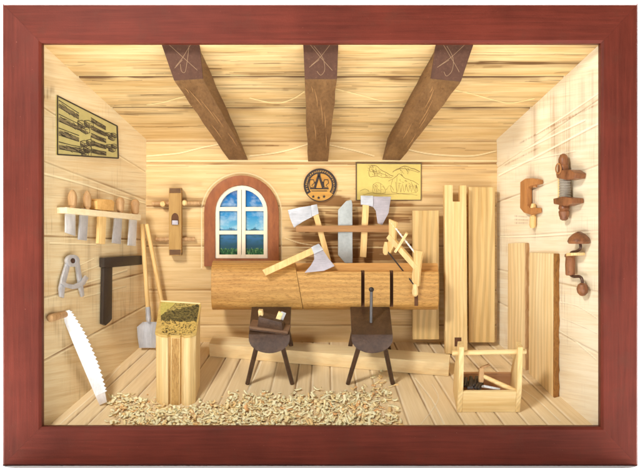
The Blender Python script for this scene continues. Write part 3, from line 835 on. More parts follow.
def axe(label, plane, blade, half, collar, handle, hw=2.6, cw=3.6, bmat='axe_steel', group='axes with pale handles'):
    xs = [p for p in collar]
    o = thing('axe', label, 'axe', plane.hit(*handle[-1]), group)
    mb = MB(); wedge_on(mb, plane, blade, half); b = mb.build('blade', M[bmat], o, bevel=.25)
    mb = MB(); wedge_on(mb, plane, collar, [cw]*len(collar)); mb.build('eye', M['axe_steel'], o, bevel=.6)
    mb = MB(); wedge_on(mb, plane, handle, [hw]*len(handle)); mb.build('handle', M['handle'], o, bevel=.8)
    return o
PA = plane_at(168)                      # tools hang between bar and wall
axe('axe hung left of the grey blade, its bright head turned towards the emblem and window', PA,
    [(311.5, 205.6), (301, 207.2), (287.8, 210.2), (290.2, 219), (294, 227.6), (303, 221.6), (311.8, 217)], [2.2, 1.6, .35, .4, .35, 1.2, 2.2],
    [(311, 205.4), (317, 204.2), (318.8, 213.6), (312, 216.8)],
    [(312.2, 212), (318, 212), (331.2, 260.5), (325.4, 260.5)])
axe('axe hung right of the grey blade, its lilac bearded head under the yellow print', PA,
    [(368, 196.2), (380, 196.6), (391, 196.6), (388.5, 213), (382.2, 225), (377.6, 223.4), (375.8, 211), (373, 207), (368, 205.8)], [2.6, 2.0, .5, .35, .35, .8, 1.4, 1.8, 2.4],
    [(360.6, 195.6), (373, 195.8), (373, 206), (368.5, 205.4), (360.6, 204.6)],
    [(362.6, 203), (369.2, 203), (366.2, 257.5), (359.8, 256.8)], bmat='lilac')
# grey double-pointed blade
mb = MB()
pts = [(338, 210), (346.2, 201), (351.5, 199.8), (352.4, 204), (352.6, 263), (345, 263), (338, 255)]
mid = [plane_at(164).hit(*p) for p in pts]
mb.prism(mid, V((0, 4, 0)))
mb.m = 1
for k in range(3):
    pass
tag(mb.build('slick_blade', [M['slate']], origin=V(mid[5]), bevel=.7), 'grey double pointed flat blade standing behind the brown tool bar', 'blade')

# ------------------------------------------------------------------ log on the sawhorses
lg = thing('half_hewn_log', 'heavy brown log with saw kerfs and a hewn side resting on two dark sawhorses', 'log', W(325, 311, 120))
YL = 116.0
def log_sec(px, kind):
    """section ring at photo column px; kind: full, hewn, kerf"""
    k = (D+YL)/D
    x = (px-320)*k
    zt, zb = (234-263)*k, (234-310.5)*k
    h = zt-zb
    if kind == 'full':  pr = [(14, 0), (5.5, .07), (1.0, .2), (-.6, .5), (.6, .76), (4.5, .90), (11, .99), (24, 1.04), (38, .98), (43, .5), (36, 0)]
    elif kind == 'hewn': pr = [(14, 0), (5.5, .07), (2.2, .17), (1.6, .5), (1.8, .79), (2.6, .815), (12, .84), (16, .99), (38, .96), (43, .5), (36, 0)]
    else: pr = [(14, 0), (5.5, .07), (9.0, .18), (9.5, .5), (9.0, .75), (9.5, .80), (12, .84), (16, .99), (38, .96), (43, .5), (36, 0)]
    return [V((x, YL+a, zb+h*b)) for a, b in pr]
def log_part(secs, name, mat, parent, bevel=.5):
    mb = MB()
    vs = [[mb.bm.verts.new(p) for p in s_] for s_ in secs]
    n = len(vs[0])
    for a, c in zip(vs, vs[1:]):
        for k in range(n): mb.face([a[k], a[(k+1) % n], c[(k+1) % n], c[k]])
    mb.face(vs[0][::-1]); mb.face(vs[-1])
    return mb.build(name, mat, parent, bevel=bevel)
# round end with a slanting shoulder towards the hewn length
def slant(kind, top_px, bot_px):
    a = log_sec(top_px, kind); b = log_sec(bot_px, kind)
    zs = [p.z for p in a]; z0, z1 = min(zs), max(zs)
    return [V((b[i].x+(a[i].x-b[i].x)*(a[i].z-z0)/(z1-z0), a[i].y, a[i].z)) for i in range(len(a))]
round_end = log_part([log_sec(211, 'full'), log_sec(240, 'full'), log_sec(270, 'full'), slant('full', 294.5, 303)], 'round_end', M['log'], lg, .8)
hx = [slant('hewn', 295.0, 303.5), log_sec(330, 'hewn'), log_sec(361.2, 'hewn'), log_sec(361.3, 'kerf'), log_sec(364.6, 'kerf'), log_sec(364.7, 'hewn'),
      log_sec(378, 'hewn'), log_sec(390, 'hewn'), log_sec(390.1, 'kerf'), log_sec(393.3, 'kerf'), log_sec(393.4, 'hewn'), log_sec(438.2, 'hewn'), [p.lerp(W(439, 288, YL+20), .05) for p in log_sec(439.2, 'hewn')]]
mb = MB()
vs = [[mb.bm.verts.new(p) for p in s_] for s_ in hx]
n = len(vs[0])
for j, (a, c) in enumerate(zip(vs, vs[1:])):
    for k in range(n):
        mb.m = 1 if j in (2, 3, 4, 7, 8, 9) and 1 <= k <= 5 else (2 if 5 <= k <= 8 else 0)
        mb.face([a[k], a[(k+1) % n], c[(k+1) % n], c[k]])
mb.m = 0
mb.face(vs[0][::-1]); mb.face(vs[-1])
mb.build('hewn_length', [M['log'], M['kerf'], M['log_top']], lg, bevel=0)
mb = MB()                               # short starter cut under the frame saw
k_ = (D+YL)/D
mb.prism([W(x, y, YL+1.4) for x, y in ((414.5, 284), (418, 284), (418, 306), (414.5, 306))], V((0, .6, 0)))
mb.build('starter_cut', M['kerf'], lg, bevel=0)

# axe lying on the log
PX = plane_at(113.5, tilt=6, yaw=7, px=300, py=260)
axe('axe lying on the log top with lilac blade and pale handle pointing at the window', PX,
    [(313.8, 253.8), (322.4, 249.6), (328, 258), (334.6, 266), (324, 270.8), (304.4, 272.8), (310.8, 265.4), (314.2, 259.4)], [2.0, 2.0, 1.4, .4, .35, .35, 1.0, 1.6],
    [(310.8, 247.4), (318.4, 243.8), (323, 249.8), (313.6, 254.4)],
    [(311.8, 247.6), (315, 253.4), (265.4, 276), (262.2, 270)], bmat='lilac')

# frame saw leaning over the log
fs = thing('frame_saw', 'pale wooden frame saw with twisted white cord leaning over the log end', 'saw', W(416, 295, 110))
def yb(px): return 138-(px-386)*(138-108)/(420-386)     # runs from over the log to its front
def Q(px, py, dy=0): return W(px, py, yb(px)+dy)
def lp_(mb, pts, th=5):
    P = [Q(*p) for p in pts]; mb.prism(P, V((.45, .9, .0))*th)
mb = MB(); lp_(mb, [(388.6, 218.8), (396.6, 222.4), (395.4, 232), (395, 244), (390, 253.6), (386.4, 250), (388.6, 238)]); mb.build('arm', M['pine'], fs, bevel=.8)
mb = MB(); lp_(mb, [(413.4, 249.6), (422.4, 251.6), (420.6, 262), (419.4, 274), (418.6, 286), (412.4, 288), (411.6, 276), (413.4, 264)]); mb.build('arm', M['pine'], fs, bevel=.8)
mb = MB(); mb.bar(Q(389, 236, 2), Q(417, 268, 2), 2.6, 3.0); mb.build('stretcher', M['pine'], fs, bevel=.6)
mb = MB(); mb.bar(Q(395, 252, -3), Q(407, 233, -3), 1.5, 2.0, V((0, 1, 0))); mb.build('toggle', M['pine'], fs, bevel=.4)
mb = MB()
for ph in (0, math.pi):
    mb.tube([Q(390+25.5*u, 221+32.5*u, 1)+V((math.cos(ph+u*40), 0, math.sin(ph+u*40)))*.4 for u in [i/40 for i in range(41)]], .7, 6)
mb.build('twisted_cord', M['cord'], fs, bevel=0)
mb = MB()
mb.hexa([Q(388, 251), Q(414, 284), Q(413.7, 285.6), Q(387.7, 252.6)], [p+V((.4, .7, 0)) for p in (Q(388, 251), Q(414, 284), Q(413.7, 285.6), Q(387.7, 252.6))])
mb.build('saw_blade', M['black'], fs, bevel=0)
for a, b, r in (((386.4, 242), (385.6, 255), 3.6), ((415.4, 284), (415, 296.5), 3.6)):
    A, B = Q(*a), Q(*b); L = (B-A).length
    mb = MB(); mb.lathe(A, B-A, [(0, r*.6), (L*.2, r*.75), (L*.55, r), (L*.85, r*.9), (L, r*.4)], 14); mb.build('grip', M['pine'], fs, bevel=0)

# ------------------------------------------------------------------ sawhorses
HG = 'dark sawhorses under the log'
def sawhorse_parts(root, px_c):
    """half-round block along the floor slope and four splayed legs, front face centred under px_c"""
    c = W(px_c, 334.5, 66)               # middle of the front top edge
    hw = 21.7
    mb = MB()
    sec = [V((-hw, 0, 0)), V((-hw, 0, -4))]+[V((-hw*math.cos(R(a)), 0, -5-15.0*math.sin(R(a)))) for a in range(10, 180, 10)]+[V((hw, 0, -4)), V((hw, 0, 0))]
    ring = [c+V((p.x, 0, p.z)) for p in sec]
    mb.prism(ring, FBK*72)
    mb.build('block', M['dark'], root, bevel=.6)
    for (dx, foot_dx, back) in ((-13, -25, 6), (13, 23.5, 6), (-15, -24, 62), (15, 24, 62)):
        a = c+V((dx, 0, -13))+FBK*back
        f0 = c+V((foot_dx, 0, -13))+FBK*(back+4)
        # drop along the floor normal to the floor
        d = (f0-P_FLOOR.O).dot(FUP)
        f1 = f0-FUP*(d-.4)
        mb = MB(); mb.tube([a, f1], [2.7, 2.5], 8); mb.build('leg', M['dark'], root, bevel=.3)
h1 = thing('sawhorse', 'dark sawhorse carrying the small dark plane, under the round log end', 'sawhorse', P_FLOOR.hit(270, 388), HG)
sawhorse_parts(h1, 269.3)
h2 = thing('sawhorse', 'dark sawhorse with a grey pin stuck upright in its block', 'sawhorse', P_FLOOR.hit(371, 388), HG)
sawhorse_parts(h2, 372.2)
# pin in the right block
top2 = lambda px, back: W(px, 334.5, 66)+FBK*back
pb = top2(372, 26)
pin = thing('iron_pin', 'thin grey iron pin with ball head standing in the sawhorse block', 'pin', pb)
mb = MB(); pt = W(371.4, 290, pb.y); mb.tube([pb-FUP*2, pt], 1.7, 10); mb.build('shank', M['steel'] if 0 else paint('pin_grey', (96, 92, 90), .4, .5), pin, bevel=0)
mb = MB(); mb.lathe(pt-V((0, 0, 1)), V((0, 0, 1)), [(-1, 1.4), (0, 2.4), (1.6, 3.0), (3.2, 2.4), (4.2, .8)], 14); mb.build('ball_head', paint('pin_dark', (58, 50, 46), .4, .3), pin, bevel=0)
# small plane on the left block (turned a little)
bp = thing('bench_plane', 'small dark wooden bench plane with pale wedge on the sawhorse block', 'plane', top2(269, 14))
o_ = top2(269.5, 11)
ax = (V((1, 0, 0))*math.cos(R(-14))+FUP*math.sin(R(-14))).normalized()
ax = V((math.cos(R(9)), -math.sin(R(9))*FBK.y, -math.sin(R(9))*FBK.z-.06)).normalized()
ay = FUP.cross(ax).normalized(); az = ax.cross(ay).normalized()
if az.z < 0: az = -az
mb = MB(); mb.box(o_+az*3.2, ax*21, ay*8, az*1.6); mb.build('sole', wood('plane_sole', (128, 96, 70), (92, 66, 48), 'X', .5, .1), bp, bevel=.5)
mb = MB(); mb.box(o_+az*1.2, ax*20.5, ay*8.6, az*.9); mb.build('edge_strip', M['dark'], bp, bevel=.2)
mb = MB(); q0 = o_+az*4.8-ax*12.5
mb.hexa([q0-ay*6.5, q0+ax*28-ay*6.5, q0+ax*28+ay*6.5, q0+ay*6.5], [q0+az*12-ay*6+ax*1, q0+ax*26+az*9-ay*6, q0+ax*26+az*9+ay*6, q0+az*12+ay*6+ax*1]); mb.build('stock', M['dark'], bp, bevel=.8)
mb = MB(); mb.bar(o_+az*12-ax*9.5, o_+az*22-ax*11, 2.4, 2.2, ay); mb.build('horn', M['pine'], bp, bevel=.5)
mb = MB(); mb.bar(o_+az*9+ax*7, o_+az*22.5+ax*11, 2.6, 1.3, ay); mb.build('wedge', M['pine_x'], bp, bevel=.3)
mb = MB(); mb.bar(o_+az*9+ax*9.8, o_+az*23+ax*14.2, 2.6, .5, ay); mb.build('iron', M['steel'], bp, bevel=.1)

# ------------------------------------------------------------------ timber on the floor
mb = MB()
a = P_FLOOR.hit(209.5, 356.5, .3); b = P_FLOOR.hit(448.5, 376.5, .3)
dx = (b-a).normalized(); dy = FUP.cross(dx).normalized()
if dy.y < 0: dy = -dy
hh = FUP*16.5
base = [a, b, b+dy*20, a+dy*20]
mb.hexa(base, [p+hh for p in base])
tag(mb.build('squared_timber', wood('timber_pale', (250, 228, 178), (236, 202, 146), 'X', .3, .05, ring=.12), origin=a, bevel=.6), 'long pale squared timber lying across the floor behind the sawhorses', 'timber')

# ------------------------------------------------------------------ boards against the back wall
def board(name, label, pts_top, pts_bot, depth, y_top, y_bot, mat, group=None, edge=None):
    """front face given by photo columns, leaning from floor to wall"""
    (xl, yt), (xr, _) = pts_top; (xl2, yb_), (xr2, _) = pts_bot
    A = [W(xl2, yb_, y_bot), W(xr2, yb_, y_bot), W(xr, yt, y_top), W(xl, yt, y_top)]
    mb = MB(); mb.prism(A, V((0, depth, 0)))
    o = mb.build(name, mat, origin=A[0], bevel=.7)
    return tag(o, label, 'board', group)
def fy(py):                              # depth at which the floor is seen at photo row py
    return P_FLOOR.hit(320, py).y
BGp = 'boards standing against the walls'
board('wall_board', 'tan board standing behind the right end of the log', [(412.5, 210.5), (439, 210.5)], [(412.5, 339.5), (439, 339.5)], 7, 163, 165, M['board'], BGp)
board('wall_board', 'tan plank with flowing grain beside the slotted post in the back corner', [(468.5, 187), (495, 187)], [(469, 342.5), (495, 342.5)], 8, 163, 165, M['board'], BGp)
# slotted post
yp = 150
def Pp(px, py, y=yp): return W(px, py, y)
mb = MB()
outl = [(444.5, 185), (452.8, 185), (452.8, 201.5), (460, 201.5), (460, 185.4), (466.4, 185.4), (467.5, 354), (445.5, 354)]
mb.prism([Pp(*p) for p in outl], V((0, 16, 0)))
po = thing('slotted_post', 'tall pale post with a slotted top and a dark mortise near its foot', 'post', Pp(456, 352))
mb.build('post', M['pine'], po, bevel=.6)
mb = MB(); mb.prism([Pp(x, y, yp-.15) for x, y in ((454.6, 337.5), (461.4, 337.5), (461.4, 346.5), (454.6, 346.5))], V((0, .5, 0))); mb.build('mortise', M['kerf'], po, bevel=0)

# boards leaning on the right wall
def side_board(label, face_bot_far, face_bot_near, edge_px, top_y, lean, m_face, m_edge, th, shrink=0.0):
    f0 = P_FLOOR.hit(*face_bot_far, .2); f1 = P_FLOOR.hit(*face_bot_near, .2)
    d = (f1-f0).normalized(); nrm = V((-d.y, d.x, 0)).normalized()
    if nrm.x < 0: nrm = -nrm
    def top(p, px, py):                   # vertical lift to the wanted row
        k = (D+p.y)/D
        return V((p.x, p.y, (234-py)*k))+nrm*lean
    t0 = top(f0, 0, top_y[0]); t1 = top(f1, 0, top_y[1])
    o = thing('side_board', label, 'board', f1, 'boards leaning on the right wall')
    mb = MB(); mb.hexa([f0, f1, f1+nrm*th, f0+nrm*th], [t0, t1, t1+nrm*th, t0+nrm*th]); mb.build('plank', m_face, o, bevel=.5)
    if m_edge:
        e = d*.9
        mb = MB()
        n = 26; rs = random.Random(5)
        prev = None
        for k in range(n+1):
            u = k/n; p = f1.lerp(t1, u)+d*.2
            j = rs.uniform(.6, 2.2)
            ring = [p, p+d*j+nrm*rs.uniform(.2, .8), p+d*(j+rs.uniform(-.4, .4))+nrm*(th-rs.uniform(.2, .8)), p+nrm*th]
            vs = [mb.bm.verts.new(x) for x in ring]
            if prev:
                for c in range(4): mb.face([prev[c], prev[(c+1) % 4], vs[(c+1) % 4], vs[c]])
            else: mb.face(vs[::-1])
            prev = vs
        mb.face(prev); mb.build('bark_edge', m_edge, o, bevel=0)
side_board('narrow pale board leaning on the right wall beneath the c clamp', (507.5, 354), (524.5, 370), 530, (243.5, 243), .5, M['board_light'], M['tan'], 6)
side_board('wide board with rough bark edge leaning on the right wall', (528.6, 373), (553, 397), 558.5, (252.5, 253.5), .5, M['board_light'], M['bark'], 7)

# ------------------------------------------------------------------ right wall tools
NR = P_RIGHT.N
def RW(px, py, n): return P_RIGHT.hit(px, py, n)
cc = thing('c_clamp', 'orange brown wooden c clamp with pale screw on the right wall', 'clamp', RW(528, 213, 0))
mb = MB()
prism_on(mb, P_RIGHT, [(520, 182), (525.4, 178.4), (533, 178.2), (538, 179.8), (538, 184), (530, 186), (527, 188.6), (527, 205), (530, 208), (536.6, 207.6), (537, 212.6), (531, 215), (523.5, 212.6), (519.8, 208)], 1, 8)
mb.build('bow', M['orange'], cc, bevel=.9)
mb = MB(); a, b = RW(533.4, 203.5, 4.5), RW(532.6, 228, 4.5); L = (b-a).length
mb.lathe(a, b-a, [(0, 2.2), (3, 3.0), (4, 3.3), (7, 2.2), (L*.5, 2.4), (L*.52, 3.4), (L*.9, 3.6), (L, 2.4)], 14); mb.build('screw', M['handle'], cc, bevel=0)
mb = MB(); a, b = RW(535, 184.5, 4.5), RW(535, 187.5, 4.5); mb.lathe(a, b-a, [(0, 2.6), (3.0, 2.6)], 12); mb.build('pad', M['orange'], cc, bevel=0)

sp = thing('screw_press', 'brown turned wooden screw press with grey threaded middle and wire ring on the right wall', 'press', RW(564, 220, 0))
cn = 8
def lat(name, x, y0, y1, prof, mat, n=18):
    a, b = RW(x, y0, cn), RW(x+.0, y1, cn); L = (b-a).length
    mb = MB(); mb.lathe(a, b-a, [(h*L, r) for h, r in prof], n); return mb.build(name, mat, sp, bevel=0)
lat('cap', 563.4, 153.6, 172, [(0, 1.2), (.08, 3.6), (.3, 5.4), (.6, 5.2), (.66, 6.0), (1, 6.2)], M['rust'])
mb = MB(); prism_on(mb, P_RIGHT, [(555.6, 173), (560, 170), (570, 169.6), (575.4, 173), (574.4, 178.4), (566, 180), (556.5, 178)], 1, 15); mb.build('upper_jaw', M['rust'], sp, bevel=1.0)
L0 = 20
prof = [(0, 6.0)]
for k in range(8): prof += [((k+.3)/8, 6.6), ((k+.8)/8, 5.4)]
lat('threaded_barrel', 565, 178, 198.5, prof+[(1, 6)], metal('barrel_grey', (176, 166, 150), .4, .25, worn=(122, 92, 66)))
mb = MB(); prism_on(mb, P_RIGHT, [(557.6, 177), (560.6, 177), (560.6, 199), (557.6, 199)], 4, 12); mb.build('guide_strip', M['pine'], sp, bevel=.4)
mb = MB(); prism_on(mb, P_RIGHT, [(553, 198.6), (562, 196.6), (572.8, 198), (573, 203), (564, 206), (553.4, 204)], 1, 15); mb.build('lower_jaw', M['rust'], sp, bevel=1.0)
lat('turned_foot', 564, 204.5, 220.5, [(0, 5), (.25, 6), (.35, 4.8), (.45, 5.8), (.7, 5.2), (.8, 4.4), (.92, 4.2), (1, 2)], M['rust'])
mb = MB(); c0 = RW(558.4, 168.6, 15)
mb.tube([c0+(P_RIGHT.A*math.cos(R(a))*4.4+P_RIGHT.B*math.sin(R(a))*5.2) for a in range(0, 361, 20)], .8, 8, False); mb.build('wire_ring', M['orange'], sp, bevel=0)

bc = thing('hand_brace', 'old brown carpenters brace with domed knob and bent wire crank on the right wall', 'hand drill', RW(580, 290, 0))
mb = MB(); a, b = RW(579, 244, 8), RW(579, 231.5, 8); L = (b-a).length
mb.lathe(a, b-a, [(0, 3), (.02*L, 10.5), (.2*L, 12), (.5*L, 10.6), (.8*L, 6.5), (L, 1.5)], 22); mb.build('knob', M['rust'], bc, bevel=0)
mb = MB(); mb.tube([RW(*p, 8) for p in smooth_poly([(580, 243), (580.6, 248), (577, 251), (571.5, 252.5), (570.4, 256)], 6)], 1.5, 10); mb.build('upper_crank', M['wire'], bc, bevel=0)
mb = MB(); a, b = RW(570.2, 254, 8), RW(570.2, 275.5, 8); L = (b-a).length
mb.lathe(a, b-a, [(0, 5.6), (.12*L, 6.0), (.16*L, 4.9), (.5*L, 5.4), (.95*L, 5.0), (L, 4)], 16); mb.build('grip', M['rust'], bc, bevel=0)
mb = MB(); prism_on(mb, P_RIGHT, [(566, 253), (576.4, 252.6), (576.4, 255.4), (566, 256)], 3, 14); mb.build('collar', M['pine'], bc, bevel=.4)
mb = MB(); mb.tube([RW(*p, 8) for p in smooth_poly([(570.6, 275), (574, 276.5), (579.5, 276.6), (582, 279.5), (582.6, 286)], 6)], 1.6, 10); mb.build('lower_crank', M['wire'], bc, bevel=0)
mb = MB(); a, b = RW(582.6, 283, 8), RW(582.4, 296, 8); L = (b-a).length
mb.lathe(a, b-a, [(0, 2.5), (.15*L, 5.2), (.45*L, 6.4), (.75*L, 5.4), (.95*L, 3), (L, 1)], 10); mb.build('chuck', M['rust'], bc, bevel=0)

# ------------------------------------------------------------------ left wall tools
def LW(px, py, n): return P_LEFT.hit(px, py, n)
AL = P_LEFT.A
rk = thing('chisel_rack', 'pale wooden rail on the left wall holding four chisels and a mallet', 'tool rack', LW(100, 215, 0))
mb = MB()
r0 = LW(57.5, 209.5, 0); r1 = LW(131, 217.2, 0)
dR = (r1-r0)
hz_ = V((0, 0, 3.1))
o1 = LW(67, 210.3, 13)
r0b = r0+NL*13; 
fa = LW(67, 210.2, 13.5); fb_ = LW(141, 217.4, 13.5)
bk0 = fa-NL*13.3; bk1 = fb_-NL*13.3
for z0, nm in ((0, 'rail'),):
    mb.hexa([bk0-hz_, bk1-hz_, fb_-hz_, fa-hz_], [bk0+hz_, bk1+hz_, fb_+hz_, fa+hz_])
mb.build('rail', wood('rail_wood', (250, 234, 196), (238, 212, 162), 'Y', .3, .05), rk, bevel=.6)
CG = 'chisels standing in the wall rack'
def chisel(label, hx, hy0, hy1, blade, bmat, hr, pointed=True):
    n = 8.5
    c = LW(hx, hy1, n)
    o = thing('chisel', label, 'chisel', c, CG)
    top = LW(hx, hy0, n); L = (top-c).length
    prof = [(0, hr*.62), (.12*L, hr*.72), (.14*L, hr*.9), (.3*L, hr*.95), (.6*L, hr*1.02)]
    prof += [(.82*L, hr*.8), (.95*L, hr*.4), (L, hr*.15)] if pointed else [(.66*L, hr*1.12), (.85*L, hr*.98), (.97*L, hr*.5), (L, hr*.15)]
    mb = MB(); mb.lathe(c, V((0, 0, 1)), prof, 16); mb.build('handle', M['tan'], o, bevel=0)
    mb = MB()
    pts = [LW(*p, n) for p in blade]
    mb.prism(pts, -NL*2.0); mb.build('blade', M[bmat], o, bevel=.4)
CH = (('chisel nearest the frame, pointed tan handle and wide slanted white blade', 72.4, 189.5, 208, [(66.2, 207), (75.6, 208), (75.6, 236), (66, 232.6)], 'silver', 4.9, True),
      ('gouge with pointed tan handle and streaky grey blade, second from the frame', 87.2, 190.8, 209.5, [(81, 208), (88.8, 209), (87, 240.6), (78.8, 239.6)], 'steel', 4.5, True),
      ('slim chisel with rounded handle and narrow grey blade just right of the mallet', 120.2, 197, 213, [(115.6, 212), (122.6, 213), (121, 244), (112.8, 243)], 'steel', 4.4, False),
      ('chisel nearest the back corner, rounded tan handle and straight white blade', 135.2, 199, 215.5, [(130.6, 214), (137.4, 215), (136, 246), (128.6, 245.4)], 'silver', 4.5, False))
for c in CH: chisel(*c)
ml = thing('mallet', 'small wooden mallet with square head hanging in the middle of the chisel rack', 'mallet', LW(105, 210, 17))
mb = MB(); P = [LW(*p, 14) for p in ((96.6, 201), (99.5, 198.8), (112, 199.8), (114.8, 202.4), (113.8, 210.8), (97.6, 209.4))]; mb.prism(P, -NL*11); mb.build('head', M['orange'] if 0 else wood('mallet_head', (232, 184, 112), (208, 154, 82), 'X', .4, .1), ml, bevel=.6)
mb = MB(); P = [LW(*p, 11) for p in ((100, 208), (107, 209), (105.4, 244.5), (98.6, 243.5))]; mb.prism(P, -NL*4); mb.build('handle', M['handle'], ml, bevel=.8)

dv = thing('dividers', 'silver steel dividers with curved wing on the left wall', 'dividers', LW(74, 285, 0))
def Lx(x, y): return (50+x/5.2, 245+y/5.2)
mb = MB(); prism_on(mb, P_LEFT, [Lx(*p) for p in ((88, 92), (108, 100), (92, 165), (82, 200), (74, 276), (56, 270), (52, 225), (64, 170))], 2.2, 5); mb.build('leg', M['steel'], dv, bevel=.6)
mb = MB(); prism_on(mb, P_LEFT, [Lx(*p) for p in ((138, 100), (156, 92), (166, 160), (172, 200), (180, 262), (168, 272), (156, 225), (146, 165))], 2.2, 5); mb.build('leg', M['steel'], dv, bevel=.6)
mb = MB()
po_ = [Lx(122+34*math.cos(R(a)), 82-32*math.sin(R(a))) for a in range(0, 360, 20)]; pi_ = [Lx(122+14*math.cos(R(a)), 82-14*math.sin(R(a))) for a in range(0, 360, 20)]
ring_on(mb, P_LEFT, po_, pi_, 4, 7.5); mb.build('hinge_ring', M['steel'], dv, bevel=.4)
mb = MB(); prism_on(mb, P_LEFT, [Lx(122+13*math.cos(R(a)), 82-13*math.sin(R(a))) for a in range(0, 360, 30)], .2, 6.5); mb.build('rivet', M['wire'], dv, bevel=.3)
mb = MB()
prism_on(mb, P_LEFT, [Lx(*p) for p in ((62, 182), (90, 200), (125, 206), (160, 192), (186, 158), (202, 172), (182, 206), (150, 226), (118, 230), (80, 218), (58, 200))], 5, 7); mb.build('wing', M['steel'], dv, bevel=.5)

mb = MB()
sq = thing('try_square', 'black brown try square hanging on the left wall beside the corner', 'square', LW(110, 300, 0))
prism_on(mb, P_LEFT, [(104.2, 257.8), (142, 255.4), (142.2, 264.6), (108.4, 267.8), (104.2, 267.4)], .5, 7); mb.build('stock', M['black'], sq, bevel=.6)
mb = MB(); prism_on(mb, P_LEFT, [(104, 266), (112.6, 266.6), (112.2, 319), (110, 322), (106, 325.6), (103, 324)], .8, 5); mb.build('tongue', M['black'], sq, bevel=.6)

# hand saw leaning against the left wall
hs = thing('hand_saw', 'white toothed saw blade leaning on the left wall with stubby brown handle', 'saw', W(102, 403, 57))
def saw_pt(px, py):
    y = 46+(py-311)/(403-311)*11
    return W(px, py, y)
edge = smooth_poly([(69.7, 310.8), (83.8, 334), (96.7, 363.4), (105.4, 392)], 10)
teeth = []
nt_ = 21
def lerp_edge(u):
    f_ = u*(len(edge)-1); i = min(int(f_), len(edge)-2); r = f_-i
    return (edge[i][0]*(1-r)+edge[i+1][0]*r, edge[i][1]*(1-r)+edge[i+1][1]*r)
for k in range(nt_):
    a = lerp_edge(k/nt_); b = lerp_edge((k+.75)/nt_)
    teeth += [a, (b[0]+1.9, b[1]-.6)]
back_ = smooth_poly([(98.4, 402.6), (95, 395), (78, 355), (68.6, 332), (61.2, 313)], 6)
outl = teeth+[(105.4, 392)]+back_
mb = MB(); mb.prism([saw_pt(*p) for p in outl], V((0, 1.6, 0))); mb.build('blade', M['silver'], hs, bevel=0)
mb = MB(); mb.prism([saw_pt(*p)+V((0, -.7, 0)) for p in ((95.8, 396), (105, 391.8), (107, 402), (99.6, 405.2))], V((0, 3, 0))); mb.build('toe_clip', paint('toe_clip', (206, 196, 186), .4, .3), hs, bevel=.3)
mb = MB(); mb.prism([saw_pt(*p)+V((0, -.7, 0)) for p in ((60.6, 312.6), (69.6, 309.8), (71.6, 314.2), (62, 317.6))], V((0, 3, 0))); mb.build('heel_clip', M['silver'], hs, bevel=.3)
mb = MB(); a = saw_pt(66, 314)+V((0, 3, 0)); b = W(49, 318.6, 17); L = (b-a).length
mb.lathe(a, b-a, [(0, 2.6), (.1*L, 3.4), (.5*L, 3.8), (.8*L, 4.2), (.95*L, 3.8), (L, 2.2)], 14); mb.build('handle', M['tan'], hs, bevel=0)

# shovel and pole in the corner
sh = thing('shovel', 'long handled shovel with silver blade standing in the back left corner', 'shovel', P_FLOOR.hit(147, 347))
def shp(px, py): return W(px, py, 158+(347-py)*.05)
mb = MB(); mb.tube([shp(148.2, 312), shp(142.4, 224)-V((0, 4, 0))], [2.5, 2.5], 12); mb.build('handle', M['handle'], sh, bevel=.4)
mb = MB(); a, b = shp(148.8, 322), shp(147.9, 307); L = (b-a).length; mb.lathe(a, b-a, [(0, 2.2), (.2*L, 3.4), (L, 2.9)], 12); mb.build('socket', M['steel'], sh, bevel=0)
mb = MB()
rows = [(322, [142.6, 145.6, 149, 152.6, 156.6]), (327, [137, 142, 148.4, 153.6, 158.2]), (337, [137.6, 142, 147.8, 153, 157]), (348, [139.2, 143, 147.4, 152, 155.4])]
gv = []
for py, xs in rows:
    gv.append([mb.bm.verts.new(shp(x, py)+V((0, (0, 1.6, 2.4, 1.6, 0)[i], 0))) for i, x in enumerate(xs)])
gb = [[mb.bm.verts.new(v.co+V((0, 1.0, 0))) for v in r] for r in gv]
for i in range(3):
    for j in range(4):
        mb.face([gv[i][j], gv[i][j+1], gv[i+1][j+1], gv[i+1][j]]); mb.face([gb[i][j+1], gb[i][j], gb[i+1][j], gb[i+1][j+1]])
for i in range(3):
    for j in (0, 4): mb.face([gv[i][j], gv[i+1][j], gb[i+1][j], gb[i][j]])
for j in range(4):
    for i in (0, 3): mb.face([gv[i][j], gv[i][j+1], gb[i][j+1], gb[i][j]])
mb.build('blade', M['steel'], sh, bevel=0, ang=60)
pf = P_FLOOR.hit(169, 342.5, .3); pf = W(169.5, 341, 172)
mb = MB(); mb.tube([pf, W(146.6, 224, 160)], 2.4, 12)
tag(mb.build('wooden_pole', M['handle'], origin=pf, bevel=.4), 'thin wooden pole slanting behind the chopping block beside the shovel', 'pole')

# ------------------------------------------------------------------ chopping block
cb = thing('chopping_block', 'pale faceted chopping block with a dark speckled gold top', 'chopping block', P_FLOOR.hit(176, 402))
yA, yB = 58, 96
top = [W(155.8, 331.6, yA+7), W(162, 334.2, yA+1), W(167.5, 334.9, yA+.5), W(169.6, 333.6, yA+4.5), W(171, 334.6, yA+1.2), W(180, 334.9, yA+1.2), W(181.6, 333.6, yA+4.5), W(184, 335, yA+.5), W(190, 334.6, yA+1), W(195.8, 332.4, yA+6), W(200.4, 305, yB-2), W(199, 303.4, yB), W(162, 301.2, yB), W(160.2, 302.6, yB-2)]
def drop(p, n):                          # straight down to the floor
    t_ = (P_FLOOR.O-p).dot(FUP)/FUP.z
    return V((p.x+n, p.y, p.z+t_-.6))
bot = [drop(p, (0.6 if i < 3 else -.4)) for i, p in enumerate(top)]
mb = MB(); mb.hexa(bot, [p-V((0, 0, 3.2)) for p in top])
for f_ in mb.bm.faces:
    if abs(f_.normal.z) < .7 or True:
        c_ = f_.calc_center_median(); kk = (D+c_.y)/D
        if len(f_.verts) == 4 and 170 < c_.x/kk+320 < 181.2 and c_.y < 70: f_.material_index = 1
